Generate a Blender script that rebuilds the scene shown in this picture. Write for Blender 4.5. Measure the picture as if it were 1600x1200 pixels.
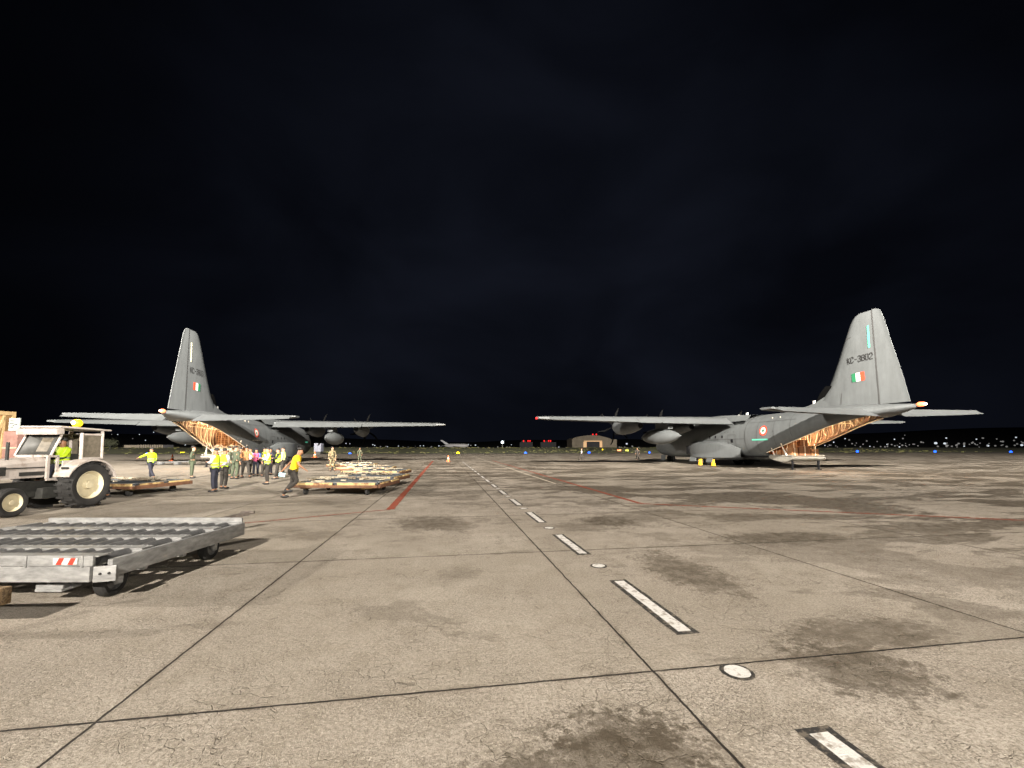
import bpy, bmesh, math, random
from mathutils import Vector, Matrix, Euler
R = math.radians
sc = bpy.context.scene
for o in list(bpy.data.objects): bpy.data.objects.remove(o)
# ------------------------------------------------------------------ camera
CH = 1.75
cam = bpy.data.cameras.new('camera'); camo = bpy.data.objects.new('camera', cam)
sc.collection.objects.link(camo); sc.camera = camo
camo.location = (0, 0, CH); camo.rotation_euler = (R(94.0), 0, 0)
cam.sensor_width = 36; cam.lens = 650/1600*36; cam.shift_y = 54.5/1600
cam.clip_end = 9000; cam.clip_start = .05
sc.render.resolution_x = 1024; sc.render.resolution_y = 768
sc.view_settings.view_transform = 'Standard'; sc.view_settings.look = 'None'
sc.view_settings.exposure = 0; sc.view_settings.gamma = 1
# ------------------------------------------------------------------ world (overcast night sky)
w = bpy.data.worlds.new('World'); sc.world = w; w.use_nodes = True
nt = w.node_tree; N = nt.nodes; L = nt.links; N.clear()
out = N.new('ShaderNodeOutputWorld'); bg = N.new('ShaderNodeBackground')
tc = N.new('ShaderNodeTexCoord')
mp = N.new('ShaderNodeMapping'); mp.inputs['Scale'].default_value = (1.0, 1.0, 1.9)
L.new(tc.outputs['Generated'], mp.inputs[0])
n1 = N.new('ShaderNodeTexNoise'); n1.inputs['Scale'].default_value = 2.3; n1.inputs['Detail'].default_value = 5; n1.inputs['Roughness'].default_value = .45; n1.inputs['Distortion'].default_value = .5
L.new(mp.outputs[0], n1.inputs['Vector'])
rp = N.new('ShaderNodeValToRGB'); rp.color_ramp.elements[0].position = .3; rp.color_ramp.elements[1].position = .78
rp.color_ramp.elements[0].color = (.25, .25, .25, 1); rp.color_ramp.elements[1].color = (1, 1, 1, 1)
L.new(n1.outputs[0], rp.inputs[0])
# city light on the cloud base: brighter towards the town ahead
dt = N.new('ShaderNodeVectorMath'); dt.operation = 'DOT_PRODUCT'; dt.inputs[1].default_value = Vector((.12, .97, .14)).normalized()
L.new(tc.outputs['Generated'], dt.inputs[0])
mr = N.new('ShaderNodeMapRange'); mr.inputs[1].default_value = .34; mr.inputs[2].default_value = 1.0; mr.interpolation_type = 'SMOOTHSTEP'
L.new(dt.outputs['Value'], mr.inputs[0])
mu = N.new('ShaderNodeMath'); mu.operation = 'MULTIPLY'; L.new(rp.outputs[0], mu.inputs[0]); L.new(mr.outputs[0], mu.inputs[1])
mx = N.new('ShaderNodeMixRGB'); mx.inputs[1].default_value = (.0004, .0005, .0009, 1); mx.inputs[2].default_value = (.0070, .0084, .0142, 1)
L.new(mu.outputs[0], mx.inputs[0]); L.new(mx.outputs[0], bg.inputs[0]); L.new(bg.outputs[0], out.inputs[0])
bg.inputs[1].default_value = 1.0
# ------------------------------------------------------------------ floodlights of the apron (on masts behind the camera), and fill lamps added at right
def spot(loc, az, el, half, power, col=(1, .92, .815), blend=1.0, size=.35):
    l = bpy.data.lights.new('floodlight_or_fill', 'SPOT'); l.energy = power; l.color = col
    l.spot_size = R(half*2); l.spot_blend = blend; l.shadow_soft_size = size
    o = bpy.data.objects.new('floodlight_or_fill', l); sc.collection.objects.link(o); o.location = loc
    d = Vector((math.sin(R(az))*math.cos(R(el)), math.cos(R(az))*math.cos(R(el)), math.sin(R(el))))
    o.rotation_euler = d.to_track_quat('-Z', 'Y').to_euler()
    return o
MAST = (2, -50, 31)
spot(MAST, 7, -26, 46, 440000, blend=1.0)
for az in (-42, -22, -2, 18, 40): spot(MAST, az, -4.5, 11, 2500000, col=(1, .92, .815))
for az in (-40, -27, -14, 0, 13, 26, 38):
    spot(MAST, az, -8.5, 17, 1850000, col=(1, .92, .815))
spot((-85, 0, 24), 68, -10, 36, 420000, col=(1, .92, .815))
spot((55, -50, 24), -28, -16, 50, 60000, col=(1, .94, .85))  # weak fill lamp added to lighten the shadows
spot((55, -50, 24), -45, -6.5, 10, 1300000, col=(1, .94, .86))  # narrow fill lamp added to brighten the left aircraft's right side and fin
# ------------------------------------------------------------------ helpers
def obj(name, mb, mats, parent=None, smooth=True):
    me = bpy.data.meshes.new(name); me.from_pydata([tuple(v) for v in mb.v], [], mb.f); 
    if not isinstance(mats, (list, tuple)): mats = [mats]
    for m in mats: me.materials.append(m)
    for p, i in zip(me.polygons, mb.m): p.material_index = i
    bm = bmesh.new(); bm.from_mesh(me); bmesh.ops.recalc_face_normals(bm, faces=bm.faces); bm.to_mesh(me); bm.free()
    if smooth:
        for p in me.polygons: p.use_smooth = True
        me.set_sharp_from_angle(angle=R(38))
    o = bpy.data.objects.new(name, me); sc.collection.objects.link(o)
    if parent: o.parent = parent
    return o
def tag(o, label=None, cat=None, group=None, kind=None):
    if label: o['label'] = label
    if cat: o['category'] = cat
    if group: o['group'] = group
    if kind: o['kind'] = kind
    return o
def empty(name, loc, rz=0, **k):
    o = bpy.data.objects.new(name, None); sc.collection.objects.link(o); o.location = loc; o.rotation_euler = (0, 0, rz)
    o.empty_display_size = .2
    return tag(o, **k)
def kids(o): return [c for c in bpy.data.objects if c.parent == o]
def copy_tree(o, parent=None):
    c = o.copy(); sc.collection.objects.link(c); c.parent = parent
    for ch in kids(o): copy_tree(ch, c)
    return c
class MB:
    def __init__(s): s.v = []; s.f = []; s.m = []; s.M = None
    def add(s, vs, fs, m=0):
        b = len(s.v)
        for p in vs:
            p = Vector(p); s.v.append(s.M @ p if s.M else p)
        for f in fs: s.f.append(tuple(b+i for i in f)); s.m.append(m)
    def box(s, c, d, rot=None, m=0, bev=0):
        x, y, z = d[0]/2, d[1]/2, d[2]/2
        if bev <= 0:
            vs = [Vector(p) for p in ((-x,-y,-z),(x,-y,-z),(x,y,-z),(-x,y,-z),(-x,-y,z),(x,-y,z),(x,y,z),(-x,y,z))]
            fs = [(0,3,2,1),(4,5,6,7),(0,1,5,4),(1,2,6,5),(2,3,7,6),(3,0,4,7)]
        else:
            b = min(bev, x*.9, y*.9, z*.9); bm = bmesh.new(); bmesh.ops.create_cube(bm, size=1)
            for v in bm.verts: v.co = Vector((v.co.x*2*x, v.co.y*2*y, v.co.z*2*z))
            bmesh.ops.bevel(bm, geom=list(bm.edges), offset=b, segments=2, affect='EDGES', profile=.7)
            bm.verts.index_update(); vs = [v.co.copy() for v in bm.verts]; fs = [tuple(v.index for v in f.verts) for f in bm.faces]; bm.free()
        E = Euler(rot).to_matrix() if rot else Matrix.Identity(3)
        s.add([E @ v + Vector(c) for v in vs], fs, m); return s
    def cyl(s, a, b, r0, r1=None, n=16, m=0, caps=True):
        if r1 is None: r1 = r0
        a = Vector(a); b = Vector(b); d = (b-a); q = d.to_track_quat('Z', 'Y').to_matrix()
        vs = []
        for p, r in ((a, r0), (b, r1)):
            for i in range(n):
                t = 2*math.pi*i/n; vs.append(p + q @ Vector((r*math.cos(t), r*math.sin(t), 0)))
        fs = [(i, (i+1) % n, n+(i+1) % n, n+i) for i in range(n)]
        if caps: fs += [tuple(range(n-1, -1, -1)), tuple(range(n, 2*n))]
        s.add(vs, fs, m); return s
    def tube(s, pts, r, n=8, m=0):
        for i in range(len(pts)-1): s.cyl(pts[i], pts[i+1], r, r, n, m)
        return s
    def rev(s, prof, axis, c, n=24, m=0, sc2=(1, 1), caps=True):
        # prof: list of (t, r) along axis vector from c
        a = Vector(axis).normalized(); q = a.to_track_quat('Z', 'Y').to_matrix(); rings = []
        for t, r in prof:
            rings.append([Vector(c) + a*t + q @ Vector((r*sc2[0]*math.cos(2*math.pi*i/n), r*sc2[1]*math.sin(2*math.pi*i/n), 0)) for i in range(n)])
        s.loft(rings, True, caps, m); return s
    def loft(s, rings, closed=True, caps=False, m=0, skip=None):
        n = len(rings[0]); vs = [p for r in rings for p in r]; fs = []
        for k in range(len(rings)-1):
            for i in range(n if closed else n-1):
                if skip and skip(k, i): continue
                j = (i+1) % n; fs.append((k*n+i, k*n+j, (k+1)*n+j, (k+1)*n+i))
        if caps: fs += [tuple(range(n-1, -1, -1)), tuple((len(rings)-1)*n+i for i in range(n))]
        s.add(vs, fs, m); return s
    def sph(s, c, r, n=12, k=8, m=0):
        if not isinstance(r, (tuple, list)): r = (r, r, r)
        rings = []
        for j in range(1, k):
            t = math.pi*j/k; rings.append([Vector((c[0]+r[0]*math.sin(t)*math.cos(2*math.pi*i/n), c[1]+r[1]*math.sin(t)*math.sin(2*math.pi*i/n), c[2]-r[2]*math.cos(t))) for i in range(n)])
        b = len(s.v); s.loft(rings, True, True, m); return s
# ------------------------------------------------------------------ materials
def mat(name, col, rough=.6, metal=0, var=.12, scale=4, bump=.0, bscale=30, emit=None, estr=0, col2=None, thresh=None, spec=.5, stretch=None, trans=0):
    m = bpy.data.materials.new(name); m.use_nodes = True; t = m.node_tree; b = t.nodes['Principled BSDF']
    b.inputs['Roughness'].default_value = rough; b.inputs['Metallic'].default_value = metal; b.inputs['Specular IOR Level'].default_value = spec
    c = tuple(col)+(1,); co = t.nodes.new('ShaderNodeTexCoord'); vec = co.outputs['Object']
    if stretch:
        mpn = t.nodes.new('ShaderNodeMapping'); mpn.inputs['Scale'].default_value = stretch; t.links.new(vec, mpn.inputs[0]); vec = mpn.outputs[0]
    n = t.nodes.new('ShaderNodeTexNoise'); n.inputs['Scale'].default_value = scale; n.inputs['Detail'].default_value = 6; n.inputs['Roughness'].default_value = .6
    t.links.new(vec, n.inputs['Vector'])
    r = t.nodes.new('ShaderNodeValToRGB'); t.links.new(n.outputs[0], r.inputs[0])
    if col2:
        th = thresh or (.45, .55); r.color_ramp.elements[0].position = th[0]; r.color_ramp.elements[1].position = th[1]
        r.color_ramp.elements[0].color = tuple(col2)+(1,); r.color_ramp.elements[1].color = c
    else:
        r.color_ramp.elements[0].position = .3; r.color_ramp.elements[1].position = .7
        r.color_ramp.elements[0].color = tuple(x*(1-var) for x in col)+(1,); r.color_ramp.elements[1].color = tuple(min(1, x*(1+var)) for x in col)+(1,)
    t.links.new(r.outputs[0], b.inputs['Base Color'])
    if bump:
        n2 = t.nodes.new('ShaderNodeTexNoise'); n2.inputs['Scale'].default_value = bscale; n2.inputs['Detail'].default_value = 4; t.links.new(vec, n2.inputs['Vector'])
        bp = t.nodes.new('ShaderNodeBump'); bp.inputs['Strength'].default_value = bump; bp.inputs['Distance'].default_value = .02
        t.links.new(n2.outputs[0], bp.inputs['Height']); t.links.new(bp.outputs[0], b.inputs['Normal'])
    if emit:
        b.inputs['Emission Color'].default_value = tuple(emit)+(1,); b.inputs['Emission Strength'].default_value = estr
    if trans: b.inputs['Transmission Weight'].default_value = trans
    return m
M = {}
M['air'] = mat('aircraft_grey', (.086, .093, .096), .6, 0, .08, 1.0, .05, 3, spec=.35)
def weather(m, k=.3):
    t = m.node_tree; b = t.nodes['Principled BSDF']; src = b.inputs['Base Color'].links[0].from_socket
    co = t.nodes.new('ShaderNodeTexCoord'); mp_ = t.nodes.new('ShaderNodeMapping'); mp_.inputs['Scale'].default_value = (1, .9, .12); t.links.new(co.outputs['Object'], mp_.inputs[0])
    n = t.nodes.new('ShaderNodeTexNoise'); n.inputs['Scale'].default_value = 3.2; n.inputs['Detail'].default_value = 7; n.inputs['Roughness'].default_value = .7; t.links.new(mp_.outputs[0], n.inputs['Vector'])
    r_ = t.nodes.new('ShaderNodeValToRGB'); r_.color_ramp.elements[0].position = .40; r_.color_ramp.elements[1].position = .66; r_.color_ramp.elements[0].color = (1.12, 1.12, 1.1, 1); r_.color_ramp.elements[1].color = (.62, .61, .58, 1); t.links.new(n.outputs[0], r_.inputs[0])
    mx_ = t.nodes.new('ShaderNodeMixRGB'); mx_.blend_type = 'MULTIPLY'; mx_.inputs[0].default_value = k; t.links.new(src, mx_.inputs[1]); t.links.new(r_.outputs[0], mx_.inputs[2]); t.links.new(mx_.outputs[0], b.inputs['Base Color'])
weather(M['air'])
M['air2'] = mat('aircraft_panel', (.07, .075, .078), .6, 0, .15, 2, spec=.3)
M['airdark'] = mat('aircraft_dark', (.008, .008, .009), .8, 0, .2, 4, spec=.12)
M['prop'] = mat('propeller_black', (.003, .003, .003), .85, 0, .2, 4, spec=.05)
M['seam'] = mat('panel_seam', (.045, .045, .045), .7)
M['rubber'] = mat('rubber', (.022, .021, .02), .85, 0, .35, 6, .3, 30)
M['steel'] = mat('bare_steel', (.4, .4, .38), .4, .7, .2, 5)
M['white'] = mat('white_paint', (.6, .59, .55), .6, 0, .08, 5)
M['black'] = mat('black_paint', (.015, .015, .015), .6)
M['green_strip'] = mat('formation_light', (.08, .34, .24), .4, 0, .05, 3, emit=(.12, .8, .5), estr=.35)
M['cream_strip'] = mat('formation_light_off', (.62, .6, .42), .4, 0, .05, 3)
M['red'] = mat('roundel_red', (.55, .06, .03), .6, 0, .1)
M['orange'] = mat('flag_orange', (.66, .05, .02), .6, 0, .06)
M['green'] = mat('flag_green', (.01, .12, .05), .6, 0, .1)
M['quilt'] = mat('cargo_bay_quilt', (.24, .145, .08), .8, 0, .3, 5, .8, 10, stretch=(1, 1, .4), col2=(.085, .045, .025), thresh=(.38, .60))
M['frame_in'] = mat('bay_frame', (.72, .62, .48), .6, 0, .25, 6)
M['ramp'] = mat('ramp_grey', (.24, .23, .20), .6, .2, .25, 6, .2, 20)
M['carton'] = mat('carton', (.15, .065, .028), .8, 0, .25, 4, .15, 12)
M['carton2'] = mat('carton_light', (.23, .11, .045), .8, 0, .2, 4)
M['wood'] = mat('plywood', (.30, .17, .07), .75, 0, .28, 3, .2, 12, stretch=(3, 3, .5))
M['galv'] = mat('galvanised', (.29, .29, .285), .5, .25, .34, 6, .12, 25, stretch=(1, 1, 3))
M['galvd'] = mat('galvanised_roller', (.15, .15, .15), .45, .3, .3, 9)
M['cream'] = mat('cream_dolly_paint', (.52, .37, .16), .6, 0, .1, 3, col2=(.17, .075, .035), thresh=(.38, .5))
M['pale'] = mat('bleached_paint', (.38, .34, .25), .7, 0, .1, 9, col2=(.3, .22, .15), thresh=(.36, .5))
M['deck'] = mat('dolly_deck', (.09, .1, .11), .5, .4, .4, 8)
M['net'] = mat('cargo_net_web', (.26, .23, .17), .8, 0, .2, 30, .8, 60, col2=(.2, .13, .08), thresh=(.4, .55))
M['tractor'] = mat('tractor_white', (.44, .37, .34), .5, 0, .14, 4, .05, 6)
M['tractor'] = mat('tractor_white', (.47, .42, .385), .5, 0, .1, 5, .06, 6, col2=(.36, .30, .26), thresh=(.34, .46)); weather(M['tractor'], .55)
M['rim'] = mat('wheel_rim', (.60, .53, .36), .55, 0, .15, 5)
M['glass'] = mat('cab_glass', (.06, .06, .055), .6, 0, .35, 4, spec=.2)
M['dusty'] = mat('dusty_glass', (.14, .12, .09), .45, 0, .35, 9)
M['chassis'] = mat('chassis_dark', (.025, .025, .022), .7, 0, .4, 8)
M['skin'] = mat('skin', (.30, .145, .075), .55, 0, .1, 8)
M['skin2'] = mat('skin_light', (.42, .22, .13), .55, 0, .1, 8)
M['hair'] = mat('black_hair', (.012, .01, .009), .6, 0, .3, 20)
M['navy'] = mat('navy_cloth', (.014, .015, .026), .85, 0, .3, 9, .4, 14)
M['trou'] = mat('dark_trousers', (.025, .021, .017), .85, 0, .3, 9, .4, 14)
M['olive'] = mat('olive_cloth', (.055, .068, .04), .85, 0, .25, 7, .5, 14)
M['brown'] = mat('brown_cloth', (.30, .13, .045), .85, 0, .25, 7, .5, 14)
M['shirt'] = mat('white_cloth', (.45, .43, .42), .85, 0, .12, 8, .5, 14)
M['lime'] = mat('pale_lime_cloth', (.62, .72, .25), .85, 0, .12, 8, .5, 14)
M['yellow'] = mat('yellow_tee', (.80, .50, .008), .85, 0, .1, 8, .5, 12)
M['blue'] = mat('blue_cloth', (.02, .16, .62), .8, 0, .15, 8, .5, 14)
M['pink'] = mat('pink_cloth', (.42, .06, .14), .8, 0, .15, 20, .5, 14)
M['camo'] = mat('camouflage', (.22, .17, .09), .85, 0, .1, 9, .4, 14, col2=(.035, .035, .018), thresh=(.47, .5))
M['camo2'] = mat('green_camouflage', (.09, .1, .06), .85, 0, .1, 9, .4, 14, col2=(.03, .035, .02), thresh=(.45, .52))
M['paper'] = mat('paper', (.78, .78, .78), .7)
M['paleblue'] = mat('pale_blue_plastic', (.45, .75, .85), .5)
M['cone'] = mat('cone_orange', (.8, .14, .03), .6)
M['chock'] = mat('chock_yellow', (.8, .42, .02), .6, 0, .25, 8)
M['concrete_wall'] = mat('pale_wall', (.30, .26, .2), .85, 0, .2, .3)
M['dark_wall'] = mat('dark_wall', (.06, .06, .065), .85, 0, .2, .3)
def hivis():
    m = mat('hi_vis', (.50, .70, .012), .75, 0, .10, 7, .5, 14); t = m.node_tree; b = t.nodes['Principled BSDF']
    src = b.inputs['Base Color'].links[0].from_socket
    co = t.nodes.new('ShaderNodeTexCoord'); sp = t.nodes.new('ShaderNodeSeparateXYZ'); t.links.new(co.outputs['Object'], sp.inputs[0])
    a = None
    for zc in (1.02, 1.14):
        s = t.nodes.new('ShaderNodeMath'); s.operation = 'SUBTRACT'; s.inputs[1].default_value = zc; t.links.new(sp.outputs[2], s.inputs[0])
        ab = t.nodes.new('ShaderNodeMath'); ab.operation = 'ABSOLUTE'; t.links.new(s.outputs[0], ab.inputs[0])
        lt = t.nodes.new('ShaderNodeMath'); lt.operation = 'LESS_THAN'; lt.inputs[1].default_value = .022; t.links.new(ab.outputs[0], lt.inputs[0])
        if a is None: a = lt
        else:
            ad = t.nodes.new('ShaderNodeMath'); ad.operation = 'MAXIMUM'; t.links.new(a.outputs[0], ad.inputs[0]); t.links.new(lt.outputs[0], ad.inputs[1]); a = ad
    mx = t.nodes.new('ShaderNodeMixRGB'); mx.inputs[2].default_value = (.22, .25, .2, 1); t.links.new(src, mx.inputs[1]); t.links.new(a.outputs[0], mx.inputs[0]); t.links.new(mx.outputs[0], b.inputs['Base Color'])
    return m
M['hivis'] = hivis()
def emis(name, col, st):
    m = bpy.data.materials.new(name); m.use_nodes = True; b = m.node_tree.nodes['Principled BSDF']
    b.inputs['Base Color'].default_value = tuple(col)+(1,); b.inputs['Emission Color'].default_value = tuple(col)+(1,); b.inputs['Emission Strength'].default_value = st
    return m
M['e_blue'] = emis('blue_lens', (.01, .10, 1), 3.0)
M['e_yellow'] = emis('yellow_lens', (1, .72, .01), 1.3)
M['e_red'] = emis('red_lens', (1, .02, .02), 1.3)
M['e_white'] = emis('white_lamp', (.85, .95, 1), 6)
M['e_warm'] = emis('warm_lamp', (1, .72, .42), 9)
M['e_amber'] = emis('amber_lens', (1, .55, .01), 1.5)
M['e_tail'] = emis('tail_lamp', (1, .22, .09), 1.7)
M['rustb'] = mat('rust_brown', (.13, .06, .03), .8, 0, .35, 6)
M['e_city'] = emis('city_lamp', (.78, .86, .95), .8)
M['e_city2'] = emis('city_lamp_dim', (.62, .62, .62), .16)
M['e_bay'] = emis('lit_hangar_wall', (1, .62, .32), .35)
# ------------------------------------------------------------------ ground
TH = R(9.2)          # the slabs and aircraft point 9.2 degrees left of the view
def slab(u, v, z=0): return (u*math.cos(TH)-v*math.sin(TH), u*math.sin(TH)+v*math.cos(TH), z)
P_ = 3.82
def concrete():
    m = bpy.data.materials.new('apron_concrete'); m.use_nodes = True; t = m.node_tree; nd = t.nodes; lk = t.links; b = nd['Principled BSDF']
    co = nd.new('ShaderNodeTexCoord'); V = co.outputs['Object']
    def val(x): return x
    def math_(op, a, b_=None, c=None, clamp=False):
        n = nd.new('ShaderNodeMath'); n.operation = op; n.use_clamp = clamp
        for i, x in enumerate((a, b_, c)):
            if x is None: continue
            if isinstance(x, (int, float)): n.inputs[i].default_value = x
            else: lk.new(x, n.inputs[i])
        return n.outputs[0]
    def noise(scale, detail=4, rough=.55, vec=None, dist=0):
        n = nd.new('ShaderNodeTexNoise'); n.inputs['Scale'].default_value = scale; n.inputs['Detail'].default_value = detail; n.inputs['Roughness'].default_value = rough; n.inputs['Distortion'].default_value = dist
        lk.new(vec or V, n.inputs['Vector']); return n.outputs[0]
    def mapping(sx, sy, loc=(0, 0, 0), rz=0):
        n = nd.new('ShaderNodeMapping'); n.inputs['Scale'].default_value = (sx, sy, 1); n.inputs['Location'].default_value = loc; n.inputs['Rotation'].default_value = (0, 0, rz); lk.new(V, n.inputs[0]); return n.outputs[0]
    def smooth(x, a, b_): 
        n = nd.new('ShaderNodeMapRange'); n.interpolation_type = 'SMOOTHSTEP'; n.inputs[1].default_value = a; n.inputs[2].default_value = b_; lk.new(x, n.inputs[0]); return n.outputs[0]
    def mixc(f, a, b_):
        n = nd.new('ShaderNodeMixRGB')
        lk.new(f, n.inputs[0]) if not isinstance(f, float) else setattr(n.inputs[0], 'default_value', f)
        for i, x in ((1, a), (2, b_)):
            if isinstance(x, tuple): n.inputs[i].default_value = x+(1,)
            else: lk.new(x, n.inputs[i])
        return n.outputs[0]
    sp = nd.new('ShaderNodeSeparateXYZ'); lk.new(V, sp.inputs[0])
    big = noise(.35, 5); mid = noise(2.2, 6, .6); fine = noise(34, 5, .7); grit = noise(120, 3, .7); micro = noise(320, 2, .6)
    c = mixc(smooth(big, .38, .64), (.350, .308, .258), (.445, .398, .340))
    c = mixc(math_('MULTIPLY', smooth(mid, .45, .66), .5), c, (.26, .225, .175))
    c = mixc(math_('MULTIPLY', smooth(noise(9, 5, .7, None, .6), .5, .66), .45), c, (.245, .212, .168))
    c = mixc(math_('MULTIPLY', smooth(fine, .49, .56), .6), c, (.195, .168, .132))
    c = mixc(math_('MULTIPLY', smooth(noise(70, 3, .75), .53, .57), math_('ADD', .35, math_('MULTIPLY', smooth(noise(1.6, 5, .7), .4, .6), .55))), c, (.115, .097, .076))
    c = mixc(math_('MULTIPLY', smooth(noise(52, 2, .6), .60, .63), .8), c, (.50, .45, .38))
    c = mixc(math_('MULTIPLY', smooth(noise(16, 4, .8, None, 1.5), .64, .68), .75), c, (.075, .06, .046))
    # slab to slab tone
    sx = math_('FLOOR', math_('DIVIDE', math_('ADD', sp.outputs[0], 2.18), P_)); sy = math_('FLOOR', math_('DIVIDE', math_('SUBTRACT', sp.outputs[1], 3.18), P_))
    cb = nd.new('ShaderNodeCombineXYZ'); lk.new(sx, cb.inputs[0]); lk.new(sy, cb.inputs[1])
    wn = nd.new('ShaderNodeTexWhiteNoise'); wn.noise_dimensions = '3D'; lk.new(cb.outputs[0], wn.inputs['Vector'])
    c = mixc(math_('MULTIPLY', wn.outputs['Value'], .55), c, (.25, .218, .172))
    # hair cracks
    wv = nd.new('ShaderNodeVectorMath'); wv.operation = 'MULTIPLY_ADD'
    nn = nd.new('ShaderNodeTexNoise'); nn.inputs['Scale'].default_value = 9; nn.inputs['Detail'].default_value = 3; lk.new(V, nn.inputs['Vector'])
    lk.new(nn.outputs[1], wv.inputs[0]); wv.inputs[1].default_value = (.16, .16, 0); lk.new(V, wv.inputs[2])
    def cracks(scale, width):
        vo = nd.new('ShaderNodeTexVoronoi'); vo.feature = 'DISTANCE_TO_EDGE'; vo.inputs['Scale'].default_value = scale; lk.new(wv.outputs[0], vo.inputs['Vector'])
        return math_('SUBTRACT', 1, smooth(vo.outputs['Distance'], 0, width))
    ck = math_('MULTIPLY', cracks(7.5, .035), smooth(noise(1.1, 4), .45, .62))
    ck2 = math_('MULTIPLY', cracks(15, .05), smooth(noise(1.7, 3), .5, .66))
    ck = math_('MAXIMUM', ck, math_('MULTIPLY', ck2, .7))
    c = mixc(math_('MULTIPLY', ck, .45), c, (.07, .055, .04))
    # damp and oil stains: streaks right and far, patches
    st = noise(1.0, 8, .68, mapping(.20, .42, (3.1, 1.7, 0), .35), .6)
    st2 = noise(1.0, 8, .68, mapping(.42, .75, (9, 4, 0), -.2), .5)
    rgt = smooth(math_('ADD', math_('MULTIPLY', sp.outputs[0], .7), math_('MULTIPLY', sp.outputs[1], .42)), 2.0, 13)
    midr = smooth(sp.outputs[1], 7, 14)
    s1 = math_('MULTIPLY', smooth(math_('ADD', st, math_('MULTIPLY', rgt, .07)), .560, .576), math_('ADD', math_('MULTIPLY', rgt, .85), .05))
    s2 = math_('MULTIPLY', smooth(math_('ADD', st2, math_('MULTIPLY', midr, .05)), .59, .62), math_('ADD', math_('MULTIPLY', rgt, .55), .35))
    stain = math_('MAXIMUM', s1, s2)
    edge = noise(3.5, 6, .7); edge2 = noise(14, 5, .75)
    for (u, v, ru, rv, k) in STAINS:
        dx = math_('DIVIDE', math_('SUBTRACT', sp.outputs[0], u), ru); dy = math_('DIVIDE', math_('SUBTRACT', sp.outputs[1], v), rv)
        d = math_('SQRT', math_('ADD', math_('MULTIPLY', dx, dx), math_('MULTIPLY', dy, dy)))
        d = math_('ADD', d, math_('MULTIPLY', math_('SUBTRACT', edge, .5), 2.0)); d = math_('ADD', d, math_('MULTIPLY', math_('SUBTRACT', edge2, .5), 1.9))
        stain = math_('MAXIMUM', stain, math_('MULTIPLY', math_('SUBTRACT', 1, smooth(d, .65, 1.15)), k))
    c = mixc(math_('MULTIPLY', stain, math_('ADD', .62, math_('MULTIPLY', smooth(noise(5, 6, .75), .42, .58), .36))), c, (.072, .057, .040))
    # joints, wavering a little
    def joint(ax, off):
        wob = math_('MULTIPLY', math_('SUBTRACT', noise(6, 4), .5), .022)
        x = math_('ADD', math_('SUBTRACT', sp.outputs[ax], off), wob)
        f = math_('SUBTRACT', math_('FRACT', math_('ADD', math_('DIVIDE', x, P_), .5)), .5)
        return math_('MULTIPLY', math_('ABSOLUTE', f), P_)
    ju, jv = joint(0, -2.18), joint(1, 3.18)
    fu = math_('SUBTRACT', 1, smooth(ju, .006, .012)); fv = math_('SUBTRACT', 1, smooth(jv, .006, .013))
    fv = math_('MULTIPLY', fv, 1.0); j = math_('MAXIMUM', fu, fv)
    soft = math_('MULTIPLY', math_('SUBTRACT', 1, smooth(math_('MINIMUM', ju, jv), .0, .07)), math_('MULTIPLY', smooth(noise(2.5, 4), .4, .6), .4))
    c = mixc(soft, c, (.11, .085, .06)); c = mixc(math_('MULTIPLY', j, .93), c, (.014, .011, .009))
    lk.new(c, b.inputs['Base Color'])
    rr = nd.new('ShaderNodeMapRange'); rr.inputs[3].default_value = .78; rr.inputs[4].default_value = .46; lk.new(stain, rr.inputs[0]); lk.new(rr.outputs[0], b.inputs['Roughness'])
    b.inputs['Specular IOR Level'].default_value = .3
    h = math_('ADD', math_('MULTIPLY', fine, .5), math_('MULTIPLY', grit, .35)); h = math_('SUBTRACT', h, math_('MULTIPLY', ck, .5)); h = math_('SUBTRACT', h, math_('MULTIPLY', j, 1.6)); h = math_('ADD', h, math_('MULTIPLY', noise(12, 4), .8))
    bp = nd.new('ShaderNodeBump'); bp.inputs['Strength'].default_value = .8; bp.inputs['Distance'].default_value = .015; lk.new(h, bp.inputs['Height']); lk.new(bp.outputs[0], b.inputs['Normal'])
    return m
STAINS = [(-.35, 10.1, .85, 1.0, .8), (.25, 9.6, .5, .7, .55), (3.9, 9.6, .8, .8, .9), (1.05, 2.35, .55, .45, .95), (.55, 2.25, .5, .3, .8), (3.3, 3.0, .55, .5, .8), (4.0, 3.5, .9, .35, .7),
          (3.4, 5.6, .5, 1.1, .75), (6.6, 7.3, 1.6, .6, .85), (.2, 6.0, .35, .3, .4), (2.9, 9.2, .4, .5, .6), (-2.6, 9.0, .6, .5, .45)]
def sheet(name, pts, m, z=0, kind='structure', rz=0):
    b = MB(); b.add([(x, y, 0) for x, y in pts], [tuple(range(len(pts)))]); o = obj(name, b, m, smooth=False); o.location.z = z; o.rotation_euler.z = rz
    tag(o, kind=kind); return o
sheet('apron', [(-330, -70), (330, -70), (330, 128), (-330, 128)], concrete(), 0, rz=TH)
grassm = mat('grass', (.11, .115, .035), .9, 0, .5, .25, col2=(.05, .055, .018), thresh=(.35, .65))
hillm = mat('dark_hillside', (.012, .012, .010), .95, 0, .3, .02)
asph = mat('taxiway_asphalt', (.035, .033, .030), .85, 0, .3, .6)
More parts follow.
